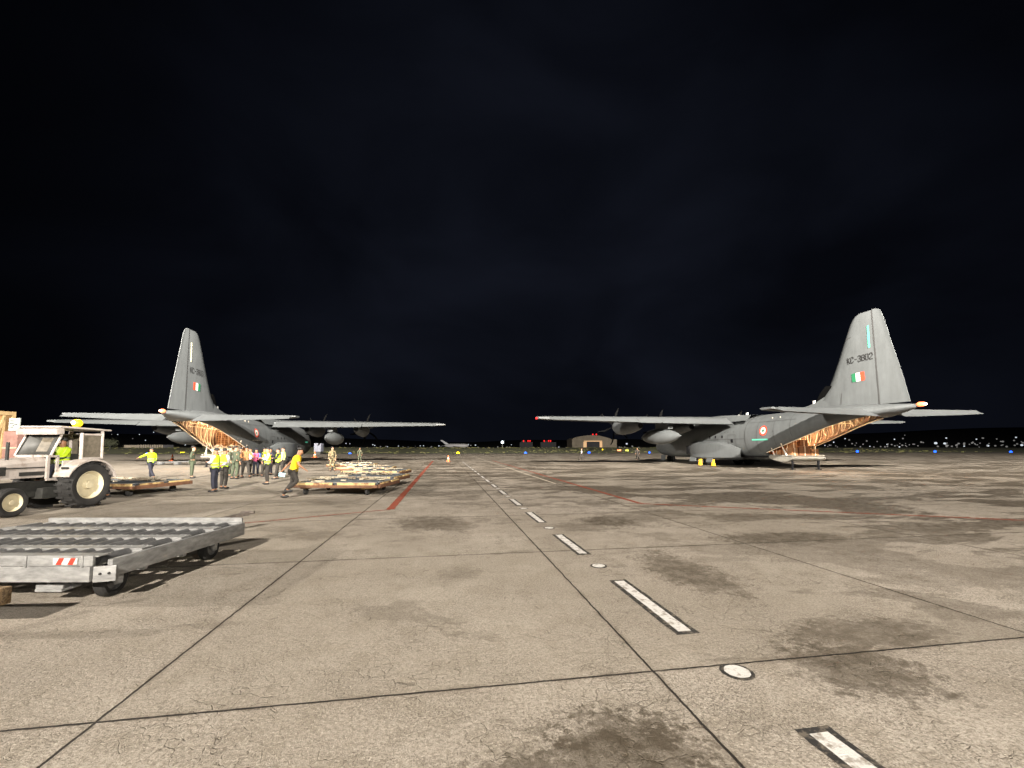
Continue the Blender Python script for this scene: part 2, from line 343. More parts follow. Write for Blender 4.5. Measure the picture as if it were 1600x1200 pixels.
# grass field with a gentle rise, sheet to the horizon
b = MB(); rows = [(-3000, -.02), (128, -.02), (136, -.02), (150, .3), (175, .9), (220, 1.7), (260, 2.0), (400, 2.1), (3500, 1.7)]
rng = random.Random(3); nx = 120; rings = []
for v, z in rows:
    rings.append([Vector((-3500+7000*i/nx, v, z + (rng.uniform(-.18, .25)*(1 if 140 < v < 300 else 0)))) for i in range(nx+1)])
b.loft(rings, False); o = obj('grass_field', b, grassm); o.rotation_euler.z = TH; tag(o, kind='structure')
sheet('taxiway', [(-330, 128.0), (330, 128.0), (330, 135.5), (-330, 135.5)], asph, .004, rz=TH)
def flat(name, uvs, m, z, rz=TH):
    return sheet(name, uvs, m, z, rz=rz)
wpaint = mat('worn_white_paint', (.62, .60, .57), .7, 0, .08, 14, .3, 80, col2=(.30, .27, .23), thresh=(.38, .50))
bpaint = mat('black_border_paint', (.03, .028, .026), .7, 0, .3, 16, .3, 80, col2=(.14, .12, .095), thresh=(.40, .50))
rpaint = mat('red_line_paint', (.26, .055, .028), .7, 0, .15, 6, col2=(.2, .11, .07), thresh=(.36, .46))
rnd = random.Random(11)
def strip(name, u0, u1, v0, v1, m, z, wob=.006):
    pts = []; n = max(2, int((v1-v0)/.12)) if v1-v0 < 5 else 2
    for i in range(n+1): pts.append((u1+rnd.uniform(-wob, wob), v0+(v1-v0)*i/n))
    for i in range(n, -1, -1): pts.append((u0+rnd.uniform(-wob, wob), v0+(v1-v0)*i/n))
    return flat(name, pts, m, z)
for k in range(18):
    v0 = .77+2.96*k
    strip('dash_border', 2.165, 2.405, v0, v0+1.63, bpaint, .004); strip('dash_marking', 2.22, 2.35, v0+.055, v0+1.575, wpaint, .008, .003)
def disc(name, u, v, r, m, z, ru=1):
    pts = [(u+r*math.cos(t*math.pi/16)*ru*rnd.uniform(.97, 1.03), v+r*math.sin(t*math.pi/16)*rnd.uniform(.97, 1.03)) for t in range(32)]
    return flat(name, pts, m, z)
for k in range(9):
    v = 3.06+2.97*k
    disc('dot_border', 2.28, v, .125, bpaint, .004); disc('dot_marking', 2.28, v, .095, wpaint, .008)
strip('red_line', -1.62, -1.40, 12.43, 58, rpaint, .0045, 0)
def line2(name, a, b_, w_, m, z):
    a = Vector(a); b_ = Vector(b_); d = (b_-a).normalized(); n = Vector((-d.y, d.x))*w_/2
    return flat(name, [tuple(a-n), tuple(b_-n), tuple(b_+n), tuple(a+n)], m, z)
line2('red_line', (-1.5, 12.40), (-9.3, 8.1), .07, rpaint, .005)
line2('red_line', (6.12, 12.45), (6.6, 58), .16, rpaint, .0045)
line2('red_line', (6.10, 12.43), (24, 2.45), .12, rpaint, .005)
line2('pale_line', (5.4, 20), (5.9, 90), .12, mat('faded_white_line', (.45, .4, .32), .8, 0, .1, 4), .006)
# grass tufts along the apron edge and shrubs on the rise
def tufts():
    b = MB(); rg = random.Random(5)
    for i in range(2600):
        u = rg.uniform(-260, 230); v = 137+abs(rg.gauss(0, 1))*60
        z0 = 0 if v < 140 else min(2.0, (v-140)*.022)
        h = rg.uniform(.08, .28); wd = rg.uniform(.6, 2.4)
        if rg.random() < .03 and u < -20: h *= 2.5
        for q in range(2):
            a = rg.uniform(0, 3.14); dx, dy = math.cos(a)*wd/2, math.sin(a)*wd/2
            b.add([(u-dx, v-dy, z0-.1), (u+dx, v+dy, z0-.1), (u+dx*.5, v+dy*.4, z0+h*rg.uniform(.6, 1)), (u-dx*.3, v-dy*.5, z0+h)], [(0, 1, 2, 3)], 0 if rg.random() < .6 else 1)
    o = obj('grass', b, [mat('tall_grass', (.11, .115, .034), .9, 0, .4, .5), mat('dry_grass', (.11, .095, .04), .9, 0, .4, .5)], smooth=False); o.rotation_euler.z = TH
    tag(o, 'rough unmown grass and weeds beyond the apron edge', 'grass', kind='stuff')
tufts()
# hills
b = MB(); rings = []
def ridge(x, y):
    a = math.atan2(x, y)
    h = 26 + 16*max(0, min(1, (a-.35)/.3)) + 12*max(0, min(1, (-.2-a)/.3)) + 4*math.sin(a*9) + 2*math.sin(a*23+1)
    return h
for rr_, k in ((700, -.02), (900, .25), (1150, .6), (1500, 1.0), (1700, .6), (1900, -.02)):
    rings.append([Vector((rr_*math.sin(a), rr_*math.cos(a), 1.6+ridge(math.sin(a), math.cos(a))*k*rr_/1500)) for a in [R(-62+i*124/140) for i in range(141)]])
b.loft(rings, False); o = obj('hills', b, hillm); tag(o, kind='structure')
# ------------------------------------------------------------------ aircraft
def S(s, y, z): return Vector((-y, 27-s, z))       # station aft of the nose, y to port, z up
FUS = [  # s, half width, top, bottom, exponent
 (-1.85, .06, 1.95, 1.83, 2), (-1.7, .42, 2.32, 1.45, 2), (-1.2, .85, 2.75, 1.12, 2), (-.4, 1.3, 3.1, .9, 2), (.6, 1.72, 3.5, .78, 2.1), (1.5, 1.95, 4.15, .72, 2.1), (2.6, 2.12, 4.6, .68, 2.15), (4, 2.16, 4.72, .66, 2.2),
 (8, 2.16, 4.74, .66, 2.25), (14, 2.16, 4.74, .66, 2.25), (17, 2.16, 4.74, .66, 2.25), (18.4, 2.16, 4.74, .68, 2.25), (19.1, 2.15, 4.74, .74, 2.3), (20.2, 2.12, 4.74, 1.20, 2.3), (21.5, 2.06, 4.76, 1.72, 2.35), (23, 1.94, 4.8, 2.35, 2.4),
 (24.5, 1.74, 4.82, 2.98, 2.5), (25.6, 1.55, 4.80, 3.36, 2.5), (26.6, 1.34, 4.74, 3.60, 2.4), (27.6, 1.08, 4.66, 3.78, 2.2), (28.5, .72, 4.58, 3.98, 2), (29.3, .32, 4.5, 4.2, 2), (29.62, .06, 4.42, 4.34, 2)]
def ring(st, n=48, off=0, full=True):
    s, w_, zt, zb, e = st; w_ = max(.02, w_-off); zc = (zt+zb)/2; h = max(.02, (zt-zb)/2-off); out_ = []
    for i in range(n):
        a = 2*math.pi*(i+.5)/n       # 0 = bottom
        sn, cs = math.sin(a), -math.cos(a)
        y = w_*math.copysign(abs(sn)**(2/e), sn); z = zc+h*math.copysign(abs(cs)**(2/e), cs)
        out_.append(S(s, y, z))
    return out_
def interp(s):
    for a, b_ in zip(FUS, FUS[1:]):
        if a[0] <= s <= b_[0]:
            t = (s-a[0])/(b_[0]-a[0]); return tuple(a[i]+(b_[i]-a[i])*t for i in range(5))
    return FUS[-1]
def side_y(s, z, off=0):
    s_, w_, zt, zb, e = interp(s); zc = (zt+zb)/2; h = (zt-zb)/2; k = min(1, abs((z-zc)/h)); return (w_)*(1-k**e)**(1/e)+off
NOP = 4   # ring quads each side of the bottom centre line that are open in the ramp bay
def foil(n=14, t=.14, camber=.02):
    up = []; lo = []
    for i in range(n+1):
        x = (1-math.cos(math.pi*i/n))/2
        yt = 5*t*(.2969*math.sqrt(x)-.126*x-.3516*x*x+.2843*x**3-.1036*x**4); yc = camber*4*x*(1-x)
        up.append((x, yc+yt)); lo.append((x, yc-yt))
    return up, lo
def wing_rings(secs, x0, x1, t, camber=.02, inc=3, drop=0, n=14):
    """secs: (y, sLE, sTE, z). part of the chord from x0 to x1. drop: degrees of droop about x0"""
    rings = []
    for (y, sl, st_, z) in secs:
        c = st_-sl; tt = t
        up, lo = foil(n, tt, camber)
        def at(tab, x):
            for a, b_ in zip(tab, tab[1:]):
                if a[0] <= x <= b_[0]: k = (x-a[0])/(b_[0]-a[0]+1e-9); return a[1]+(b_[1]-a[1])*k
            return tab[-1][1]
        xs = [x0+(x1-x0)*(1-math.cos(math.pi*i/n))/2 for i in range(n+1)] if x0 == 0 else [x0+(x1-x0)*i/6 for i in range(7)]
        pts = [(x, at(up, x)) for x in xs] + [(x, at(lo, x)) for x in reversed(xs)]
        if x0 == 0: pts = pts[:-1]
        hx, hy = x0, (at(up, x0)+at(lo, x0))/2
        r = []
        for px, py in pts:
            if drop:
                a = R(-drop); dx, dy = px-hx, py-hy; px, py = hx+dx*math.cos(a)-dy*math.sin(a), hy+dx*math.sin(a)+dy*math.cos(a)
            a = R(-inc); dx, dy = px-.25, py; px2, py2 = .25+dx*math.cos(a)-dy*math.sin(a), dx*math.sin(a)+dy*math.cos(a)
            r.append(S(sl+px2*c, y, z+py2*c))
        rings.append(r)
    return rings
def panel(name, secs, x0, x1, t, m, parent, **k):
    b = MB(); b.loft(wing_rings(secs, x0, x1, t, **k), True, True); return obj(name, b, m, parent)
def roundel(parent, s, z, sgn, r=.43):
    for i, (rr_, m) in enumerate(((r, M['red']), (r*.66, M['white']), (r*.3, M['green']))):
        b = MB(); n = 28; ctr = S(s, sgn*side_y(s, z, .03+i*.004), z); vs = [ctr]
        for k in range(n):
            ds, dz = rr_*math.cos(2*math.pi*k/n), rr_*math.sin(2*math.pi*k/n); vs.append(S(s+ds, sgn*side_y(s+ds, z+dz, .03+i*.004), z+dz))
        b.add(vs, [(0, 1+k, 1+(k+1) % n) for k in range(n)]); 
        if i == 0: root = obj('roundel', b, m, parent)
        else: obj(['', 'white_ring', 'green_disc'][i], b, m, root)
def skinpatch(name, s0, s1, z0, z1, sgn, m, parent, off=.03, n=10):
    b = MB(); rings = [[S(s0+(s1-s0)*i/4, sgn*side_y(s0+(s1-s0)*i/4, z0+(z1-z0)*k/n, off), z0+(z1-z0)*k/n) for i in range(5)] for k in range(n+1)]
    b.loft(rings, False); return obj(name, b, m, parent)
def outline(name, s0, s1, z0, z1, sgn, m, parent, w_=.035):
    b = MB(); n = 10
    for sa, sb, za, zb in ((s0, s0+w_, z0, z1), (s1-w_, s1, z0, z1), (s0+w_, s1-w_, z1-w_, z1), (s0+w_, s1-w_, z0, z0+w_)):
        rings = [[S(sa+(sb-sa)*i, sgn*side_y(sa, za+(zb-za)*k/n, .025), za+(zb-za)*k/n) for i in range(2)] for k in range(n+1)]
        b.loft(rings, False)
    return obj(name, b, m, parent)
GLY = {'K': [[(0,0),(0,1)],[(1,1),(0,.42)],[(.28,.6),(1,0)]], 'C': [[(1,.8),(.8,1),(.2,1),(0,.8),(0,.2),(.2,0),(.8,0),(1,.2)]], '-': [[(.15,.5),(.85,.5)]],
 '3': [[(0,.82),(.2,1),(.8,1),(1,.82),(1,.65),(.8,.52),(.4,.52)],[(.8,.52),(1,.38),(1,.18),(.8,0),(.2,0),(0,.18)]],
 '8': [[(.2,.52),(0,.65),(0,.82),(.2,1),(.8,1),(1,.82),(1,.65),(.8,.52),(.2,.52),(0,.38),(0,.18),(.2,0),(.8,0),(1,.18),(1,.38),(.8,.52)]],
 '0': [[(.2,0),(0,.2),(0,.8),(.2,1),(.8,1),(1,.8),(1,.2),(.8,0),(.2,0)]], '2': [[(0,.8),(.2,1),(.8,1),(1,.8),(1,.62),(0,.15),(0,0),(1,0)]]}
def lettering(name, text, origin, ux, uy, h, m, parent, wr=.62, gap=.26, st=.13, sg=0):
    b = MB(); x = 0; ux = Vector(ux).normalized(); uy = Vector(uy).normalized(); nrm = ux.cross(uy)
    for ch in text:
        for pl in GLY.get(ch, []):
            P = [Vector(origin)+ux*((x+p[0]*wr)*h)+uy*(p[1]*h) for p in pl]
            for a, c in zip(P, P[1:]):
                d = (c-a).normalized(); n = nrm.cross(d)*st*h/2; e = d*st*h/2
                b.add([a-n-e, c-n+e, c+n+e, a+n-e], [(0, 1, 2, 3)])
        x += wr+gap
    if sg: b.v = [Vector((-sg*(finhalf(v.z, 27-v.y)+.03), v.y, v.z)) for v in b.v]
    return obj(name, b, m, parent, smooth=False)
FIN = [(22.4, 4.78), (23.0, 5.5), (23.75, 6.45), (24.3, 7.55), (24.9, 9.0), (25.45, 10.35), (25.72, 10.85), (26.05, 11.12), (26.75, 11.25), (27.3, 11.24), (27.6, 11.08), (27.8, 10.7), (28.3, 8.5), (28.75, 6.6), (29.15, 4.62)]
def finhalf(z, s):
    # half thickness of the fin
    le = 22.4+(z-4.78)*.58 if z < 5.6 else 23.0+(z-5.5)*.50; te = 29.2-(z-4.6)*.235; c = max(.5, te-le); x = max(0, min(1, (s-le)/c)); t = .11
    return max(.02, 5*t*(.2969*math.sqrt(x)-.126*x-.3516*x*x+.2843*x**3-.1036*x**4)*c)
def fin_slab(le_f, te_f, zs, name, m, parent, x_le=True):
    b = MB(); rings = []
    for z in zs:
        a, c = le_f(z), te_f(z); n = 10; r = []
        for i in range(n+1): s = a+(c-a)*i/n; r.append(S(s, finhalf(z, s)*(0.15 if (i == 0 and x_le) else 1), z))
        for i in range(n, -1, -1): s = a+(c-a)*i/n; r.append(S(s, -finhalf(z, s)*(0.15 if (i == 0 and x_le) else 1), z))
        rings.append(r)
    b.loft(rings, True, True); return obj(name, b, m, parent)
def lerp_tab(tab, z):
    for (s0, z0), (s1, z1) in zip(tab, tab[1:]):
        if z0 <= z <= z1 or z1 <= z <= z0: return s0+(s1-s0)*((z-z0)/((z1-z0) or 1))
    return tab[-1][0] if z > tab[-1][1] else tab[0][0]
def wheel(parent, c, r, wd, axis=(1, 0, 0), rimm=None, tread=True, name='wheel'):
    a = Vector(axis).normalized(); b = MB(); h = wd/2; c = Vector(c)
    b.rev([(-h*.8, r*.62), (-h, r*.72), (-h, r*.88), (-h*.7, r*.98), (0, r), (h*.7, r*.98), (h, r*.88), (h, r*.72), (h*.8, r*.62)], a, c, 28, caps=False)
    t = obj('tyre', b, M['rubber']); 
    b = MB(); b.rev([(-h*.75, r*.64), (-h*.85, r*.6), (-h*.35, r*.5), (-h*.3, r*.2), (-h*.7, r*.16), (-h*.7, .001)], a, c, 24, caps=False); b.rev([(h*.75, r*.64), (h*.85, r*.6), (h*.35, r*.5), (h*.3, r*.2), (h*.7, r*.16), (h*.7, .001)], a, c, 24, caps=False)
    rim = obj('rim', b, rimm or M['air2'])
    # the wheel itself is its rim disc with the tyre as child
    w_ = bpy.data.objects.new(name, None); bpy.data.objects.remove(w_)
    rim.name = name; t.parent = rim; rim.parent = parent
    return rim
def aircraft(name, loc, hd, label, serial, left_in_view, lit):
    A = empty(name, (loc[0], loc[1], 0), hd, label=label, cat='aircraft', group='grey four engined transport aircraft on the apron')
    n = 48
    # fuselage with the ramp bay open
    b = MB(); sts = []
    for a_, b__ in zip(FUS, FUS[1:]):
        k = 3 if b__[0]-a_[0] > 1.0 else 1
        for i in range(k): t = i/k; sts.append(tuple(a_[j]+(b__[j]-a_[j])*t for j in range(5)))
    sts.append(FUS[-1])
    def skip(k, i): return 19.05 <= sts[k][0] < 26.9 and (i < NOP+2 or i >= n-NOP-3)
    b.loft([ring(s_, n) for s_ in sts], True, False, 0, skip)
    fus = obj('fuselage', b, M['air'], A)
    md = fus.modifiers.new('s', 'SOLIDIFY'); md.thickness = .07; md.offset = -1
    # bay lining
    b = MB(); st2 = [interp(s) for s in (11.5, 14, 17, 19.1, 19.7, 20.3, 21, 21.8, 22.6, 23.4, 24.2, 25, 25.8, 26.4)]
    def skip2(k, i): return st2[k][0] >= 18.9 and (i < NOP+2 or i >= n-NOP-3)
    b.loft([ring(s_, n, .16) for s_ in st2], True, False, 0, skip2); r0 = ring(st2[0], n, .16); b.add(r0, [tuple(range(n))])
    obj('cargo_bay_lining', b, M['quilt'], A)
    b = MB(); b.box(S(15.3, 0, 1.0), (3.1, 7.6, .1)); obj('cargo_floor', b, M['airdark'], A)
    # frames, cables and rails inside the bay
    b = MB(); rg = random.Random(2)
    for s in [15.5+.55*i for i in range(20)]:
        rr_ = ring(interp(s), n, .20); 
        idx = range(NOP+3, n-NOP-3)
        P2 = [rr_[i] for i in idx]
        b = MB()
        for a_, c_ in list(zip(P2, P2[1:]))[::1]: b.cyl(a_, c_, .035, n=4, caps=False)
        obj('bay_frame', b, M['frame_in'], A)
    b = MB()
    for sg in (1, -1):
        for zz, off in ((3.6, .3), (3.9, .5), (4.2, .9)):
            pts = [S(s, sg*max(.2, (side_y(s, zz)-off)), min(zz, interp(s)[2]-.35)+rg.uniform(-.05, .05)) for s in [15, 17, 19, 20.5, 22, 23.2, 24]]
            b = MB(); b.tube(pts, .03, 5); obj('cargo_rail', b, M['frame_in'], A)
        for s in (19.8, 20.6, 21.4, 22.2, 23.0, 23.8, 24.5):
            y = sg*(side_y(s, 3.6)-.3); b = MB(); b.tube([S(s, y*.9, 4.3), S(s+rg.uniform(-.2, .2), y, (4.2+interp(s)[3]+.6)/2), S(s+rg.uniform(-.3, .3), y*1.02, interp(s)[3]+.6)], rg.uniform(.03, .07), 6); obj('hanging_hose', b, M['frame_in'], A)
    # raised upper cargo door seen under the roof
    b = MB(); b.loft([[S(s, y, interp(s)[2]-.55-.1*abs(y)) for y in (-1.2, -.6, 0, .6, 1.2)] for s in (20.5, 22.5, 24.5, 26)], False); o = obj('cargo_door', b, M['frame_in'], A); md = o.modifiers.new('s', 'SOLIDIFY'); md.thickness = .06
    # sill strips along the opening
    b = MB()
    for sg in (0, 1):
        pts = []
        for s_ in sts:
            if 19.1 <= s_[0] <= 26.9: rr_ = ring(s_, n, .03); pts.append(rr_[NOP+2] if sg else rr_[n-NOP-3])
        b = MB(); b.tube(pts, .045, 6); obj('door_sill', b, M['frame_in'], A)
    # ramp lowered level
    b = MB(); b.loft([[S(s, y, z) for y, z in ((1.5, zt), (1.5, zb), (-1.5, zb), (-1.5, zt))] for s, zt, zb in ((19.12, 1.08, .92), (19.6, 1.08, .76), (20.4, 1.07, .64), (21.1, 1.05, .70), (21.5, 1.03, .84), (21.6, 1.0, .92))], True, True)
    for i in range(7): b.box(S(19.4+i*.33, 0, 1.10), (2.7, .05, .04))
    for sg in (1, -1): b.box(S(20.35, sg*1.42, 1.14), (.1, 2.4, .1))
    rampo = obj('ramp', b, M['ramp'], A)
    for sg in (1, -1):
        b = MB(); b.box(S(21.2, sg*1.2, .42), (.12, .12, .78)); b.box(S(21.2, sg*1.2, .03), (.3, .3, .05)); obj('ramp_foot', b, M['airdark'], rampo)
        b = MB(); p0 = S(20.55, sg*1.56, 2.05); p1 = S(20.95, sg*1.44, 1.12); b.cyl(p0, (p0+p1)/2, .035, n=8); b.cyl((p0+p1)/2, p1, .05, .075, n=8); obj('ramp_strut', b, M['white'], A)
        b = MB(); p0 = S(19.55, sg*1.62, 1.8); p1 = S(19.7, sg*1.44, 1.15); b.cyl(p0, p1, .03, .06, n=8); obj('ramp_strut', b, M['white'], A)
    # wings: centre strip then outer panels
    secs_full = [(2.0, 10.9, 15.95, 4.42), (10.6, 10.95, 15.1, 4.46), (19.3, 11.55, 13.9, 4.55), (20.2, 11.95, 13.7, 4.56)]
    for sg, side in ((1, 'port'), (-1, 'starboard')):
        sec = [(sg*y, a_, b__, z) for y, a_, b__, z in secs_full]
        # subdivide sections
        wng = panel('wing', sec, 0, .76, .15, M['air'], A, inc=3.2)
        panel('flap', [(sg*2.2, 10.9, 15.95, 4.42), (sg*11.0, 10.97, 15.06, 4.46)], .77, 1.0, .15, M['air'], wng, inc=3.2, drop=14)
        panel('aileron', [(sg*11.06, 10.97, 15.05, 4.46), (sg*19.2, 11.55, 13.91, 4.55)], .77, 1.0, .15, M['air'], wng, inc=3.2, drop=11)
        b = MB(); b.sph(S(12.6, sg*20.25, 4.53), (.1, .28, .1)); obj('wingtip_light', b, M['e_red'] if (lit and sg == 1) else M['steel'], wng)
        # tailplane and elevator
        ts = [(sg*.5, 24.3, 28.15, 4.30), (sg*4.2, 25.0, 28.05, 4.32), (sg*7.6, 25.7, 27.9, 4.34), (sg*8.15, 26.2, 27.7, 4.34)]
        tp = panel('tailplane', ts, 0, .66, .10, M['air'], A, camber=-.01, inc=0)
        panel('elevator', [(sg*1.0, 24.4, 28.14, 4.30), (sg*4.2, 25.0, 28.05, 4.32), (sg*7.85, 25.9, 27.85, 4.34)], .67, 1.0, .10, M['air'], tp, camber=-.01, inc=0, drop=24)
        # engines
        for ye, zc in ((4.95, 3.95), (10.25, 4.0)):
            y = sg*ye; b = MB(); rings = []
            for s, w_, h, dz in ((7.55, .36, .36, .1), (7.75, .52, .56, .05), (8.3, .62, .74, -.04), (9.4, .68, .82, -.08), (10.8, .66, .78, -.05), (11.8, .58, .62, -.1), (12.8, .46, .42, -.14), (13.4, .3, .26, -.1)):
                rings.append([S(s, y+w_*math.cos(t), zc+dz+h*math.sin(t)) for t in [2*math.pi*i/20 for i in range(20)]])
            b.loft(rings, True, True); nac = obj('engine', b, M['air2'], A)
            b = MB(); b.sph(S(7.9, y, zc-.72), (.3, .25, .17)); obj('air_intake', b, M['airdark'], nac)
            b = MB(); b.cyl(S(12.5, y, zc-.25), S(13.5, y, zc-.12), .27, .24, 14); obj('exhaust_pipe', b, M['airdark'], nac)
            b = MB(); b.rev([(0, .36), (.25, .34), (.5, .26), (.7, .14), (.8, .02)], (0, 1, 0), S(7.5, y, zc+.1), 16); spn = obj('spinner', b, M['airdark'], nac)
            for k in range(6):
                t = 2*math.pi*k/6+.35; b = MB(); rings = []
                for r_, c_, tw, sw in ((.3, .14, 60, 0), (.7, .22, 45, .02), (1.2, .26, 32, .06), (1.7, .22, 24, .0), (2.0, .14, 20, -.1), (2.08, .06, 20, -.16)):
                    rad = Vector((math.cos(t), 0, math.sin(t))); tan = Vector((-math.sin(t), 0, math.cos(t))); cd = tan*math.cos(R(tw))+Vector((0, 1, 0))*math.sin(R(tw)); nn_ = rad.cross(cd)
                    o0 = S(7.25, y, zc+.1)+rad*r_+tan*sw
                    rings.append([o0-cd*c_/2, o0+nn_*.03, o0+cd*c_/2, o0-nn_*.03])
                b.loft(rings, True, True); obj('propeller_blade', b, M['prop'], spn)
        # drop tank and pylon
        y = sg*7.6; b = MB(); b.rev([(0, .03), (.5, .24), (1.2, .46), (2.2, .66), (3.4, .74), (4.8, .74), (5.8, .62), (6.8, .38), (7.6, .05)], (0, 1, 0), S(15.9, y, 2.86), 28)
        tk = obj('fuel_tank', b, M['air'], A); b = MB(); b.box(S(12.6, y, 3.85), (.22, 2.2, .75)); b.box(S(13.9, y, 3.72), (.5, .5, .28)); obj('pylon', b, M['air'], tk)
        for yf in (5.6, 9.0):
            b = MB(); b.rev([(0, .02), (.3, .09), (.9, .1), (1.5, .02)], (0, 1, 0), S(15.4, sg*yf, 4.08), 10); obj('flap_track_fairing', b, M['air'], wng)
        # sponson and gear
        b = MB(); rings = []
        for s, yo, z0, z1 in ((8.6, 2.15, 1.0, 1.9), (9.0, 2.5, .75, 2.25), (9.6, 2.75, .62, 2.38), (11.6, 2.8, .58, 2.4), (13.2, 2.75, .6, 2.38), (14.3, 2.55, .62, 2.3), (15.4, 2.3, .66, 2.1), (16.4, 2.1, .7, 1.8)):
            rings.append([S(s, sg*y_, z_) for y_, z_ in ((1.6, z1+.02), (yo-.35, z1), (yo-.1, z1-.18), (yo, (z0+z1)/2), (yo-.08, z0+.2), (yo-.4, z0), (1.5, z0-.02))])
        b.loft(rings, False); spo = obj('wheel_fairing', b, M['air'], A)
        b = MB(); b.box(S(9.15, sg*2.5, 1.55), (.5, .55, .85)); obj('intake_box', b, M['airdark'], spo)
        for s in (10.6, 12.2): wheel(A, S(s, sg*2.15, .62), .62, .5, name='main_wheel')
        for s_, ln in ((9.9, 1.1), (12.7, .9)): b = MB(); b.box(S(s_, sg*2.64, .6), (.05, ln, .52), (0, sg*.25, 0)); obj('gear_door', b, M['air'], A)
        # fuselage details
        roundel(A, 19.35-(.0 if sg == 1 else .0), 3.22, sg)
        skinpatch('formation_light', 18.05, 19.8, 2.40, 2.52, sg, M['green_strip'] if sg == 1 and lit else M['air2'], A)
        if sg == -1: skinpatch('stencil_line', 18.6, 20.1, 2.44, 2.52, sg, M['white'], A)
        skinpatch('formation_light', 3.6, 4.7, 2.45, 2.6, sg, M['green_strip'], A)
        d = outline('paratroop_door', 14.9, 15.95, 1.0, 3.0, sg, M['seam'], A)
        skinpatch('door_window', 15.3, 15.6, 2.25, 2.6, sg, M['airdark'], d, .028)
        for s in (5.2, 8.2, 18.6, 20.4, 22.0): skinpatch('panel_seam', s, s+.03, interp(s)[3]+.7, interp(s)[2]-.25, sg, M['seam'], A)
        skinpatch('panel_seam', 17.3, 22.5, 3.98, 4.0, sg, M['seam'], A, n=2)
        for s in (12.1, 13.0, 14.0): skinpatch('cabin_window', s, s+.2, 2.7, 2.95, sg, M['airdark'], A)
        for s in (14.85, 15.6, 14.4): skinpatch('rivet_patch', s, s+.1, 3.2, 3.3, sg, M['seam'], A)
        skinpatch('panel_seam', 17.15, 17.19, 1.0, 4.3, sg, M['seam'], A); skinpatch('panel_seam', 11.0, 17.1, 2.56, 2.59, sg, M['seam'], A, n=2)
        # cockpit glass
        for s0, s1 in ((.75, 1.35), (1.45, 2.05), (2.15, 2.7)): skinpatch('cockpit_window', s0, s1, 3.0+.2*(s0-.7), 3.45+.32*(s0-.7), sg, M['glass'], A, .03)
    # wing box over the fuselage
    b = MB(); b.loft([[S(s, y, z) for y, z in ((2.15, 4.2), (1.7, zt-.05), (0, zt), (-1.7, zt-.05), (-2.15, 4.2))] for s, zt in ((9.6, 4.6), (10.6, 4.86), (12, 4.98), (14, 4.95), (16, 4.85), (17.5, 4.74))], False); obj('wing_fairing', b, M['air'], A)
    # nose gear
    for y in (.25, -.25): wheel(A, S(1.0, y, .42), .42, .26, name='nose_wheel')
    b = MB(); b.cyl(S(1.0, 0, .42), S(1.0, 0, 1.3), .08); b.box(S(1.0, 0, .42), (.4, .1, .1)); obj('nose_strut', b, M['steel'], A)
    b = MB(); b.box(S(1.3, 1.25, .55), (.06, .8, .7), (0, .2, .15)); b.box(S(1.5, 1.6, .18), (.6, .7, .05)); obj('crew_door', b, M['air'], A)
    # fin and rudder
    le = lambda z: lerp_tab(FIN[:9], z); te_all = lambda z: lerp_tab(FIN[8:][::-1], z)
    hinge = lambda z: 27.42-(z-4.56)*.043
    zs = [4.62, 4.9, 5.2, 5.5, 6, 6.45, 7, 8, 9, 10, 10.5, 10.85, 11.05, 11.16]
    fin = fin_slab(le, lambda z: min(hinge(z), te_all(z)), zs, 'fin', M['air'], A)
    fin_slab(lambda z: hinge(z)+.035, te_all, [4.66]+zs[1:-1]+[11.12, 11.2], 'rudder', M['air'], A, False)
    b = MB(); b.loft([[S(s, finhalf(z, 26.9)*.9*k, z) for s in (hinge(z)-.03, hinge(z)+.06)] for z, k in ((4.65, 1), (11.15, 1), (11.15, -1), (4.65, -1))], False); obj('hinge_gap', b, M['seam'], fin)
    # dorsal fillet
    b = MB(); b.loft([[S(s, y, z) for y, z in ((w_, 4.6), (w_*.5, zt-.05), (0, zt), (-w_*.5, zt-.05), (-w_, 4.6))] for s, w_, zt in ((19.2, .1, 4.76), (21.2, .22, 5.0), (22.6, .34, 5.32), (23.4, .42, 5.7), (24.0, .4, 5.95))], False); obj('dorsal_fillet', b, M['air'], A)
    b = MB(); b.loft([[S(s, y, z) for y, z in ((w_, zb), (w_*.9, zt), (-w_*.9, zt), (-w_, zb))] for s, w_, zb, zt in ((22.55, .10, 5.1, 5.35), (23.0, .19, 5.2, 5.95), (23.55, .24, 5.35, 6.42), (24.05, .27, 5.5, 6.40), (24.12, .27, 5.6, 6.2))], True, True); obj('fin_root_inlet', b, M['prop'], fin)
    for sg in (1, -1):
        off = lambda s, z, k=.035: sg*(finhalf(z, s)+k)
        def quad(nm, pts, m, k=.02): 
            bb = MB(); bb.add([S(s, off(s, z, k), z) for s, z in pts], [tuple(range(len(pts)))]); return obj(nm, bb, m, fin, smooth=False)
        # flag: green forward, white, orange aft
        f0 = 25.72
        for i, (nm, m) in enumerate((('flag_green_band', M['green']), ('flag_white_band', M['white']), ('flag_orange_band', M['orange']))):
            s0 = f0+i*.29; quad(nm, [(s0, 6.38+i*.012), (s0+.29, 6.39+i*.012), (s0+.26, 7.0+i*.012), (s0-.03, 6.99+i*.012)], m, .03)
        quad('fin_formation_light', [(26.83, 10.15), (26.97, 10.15), (27.0, 8.6), (26.86, 8.6)], M['green_strip'] if sg == 1 and lit else M['cream_strip'], .03)
        quad('vent_slot', [(25.3, 9.5), (25.7, 9.62), (25.7, 9.66), (25.4, 9.62)], M['seam'], .03)
        quad('scuff', [(24.85, 4.9), (24.9, 4.9), (24.95, 5.7), (24.9, 5.7)], M['seam'], .03)
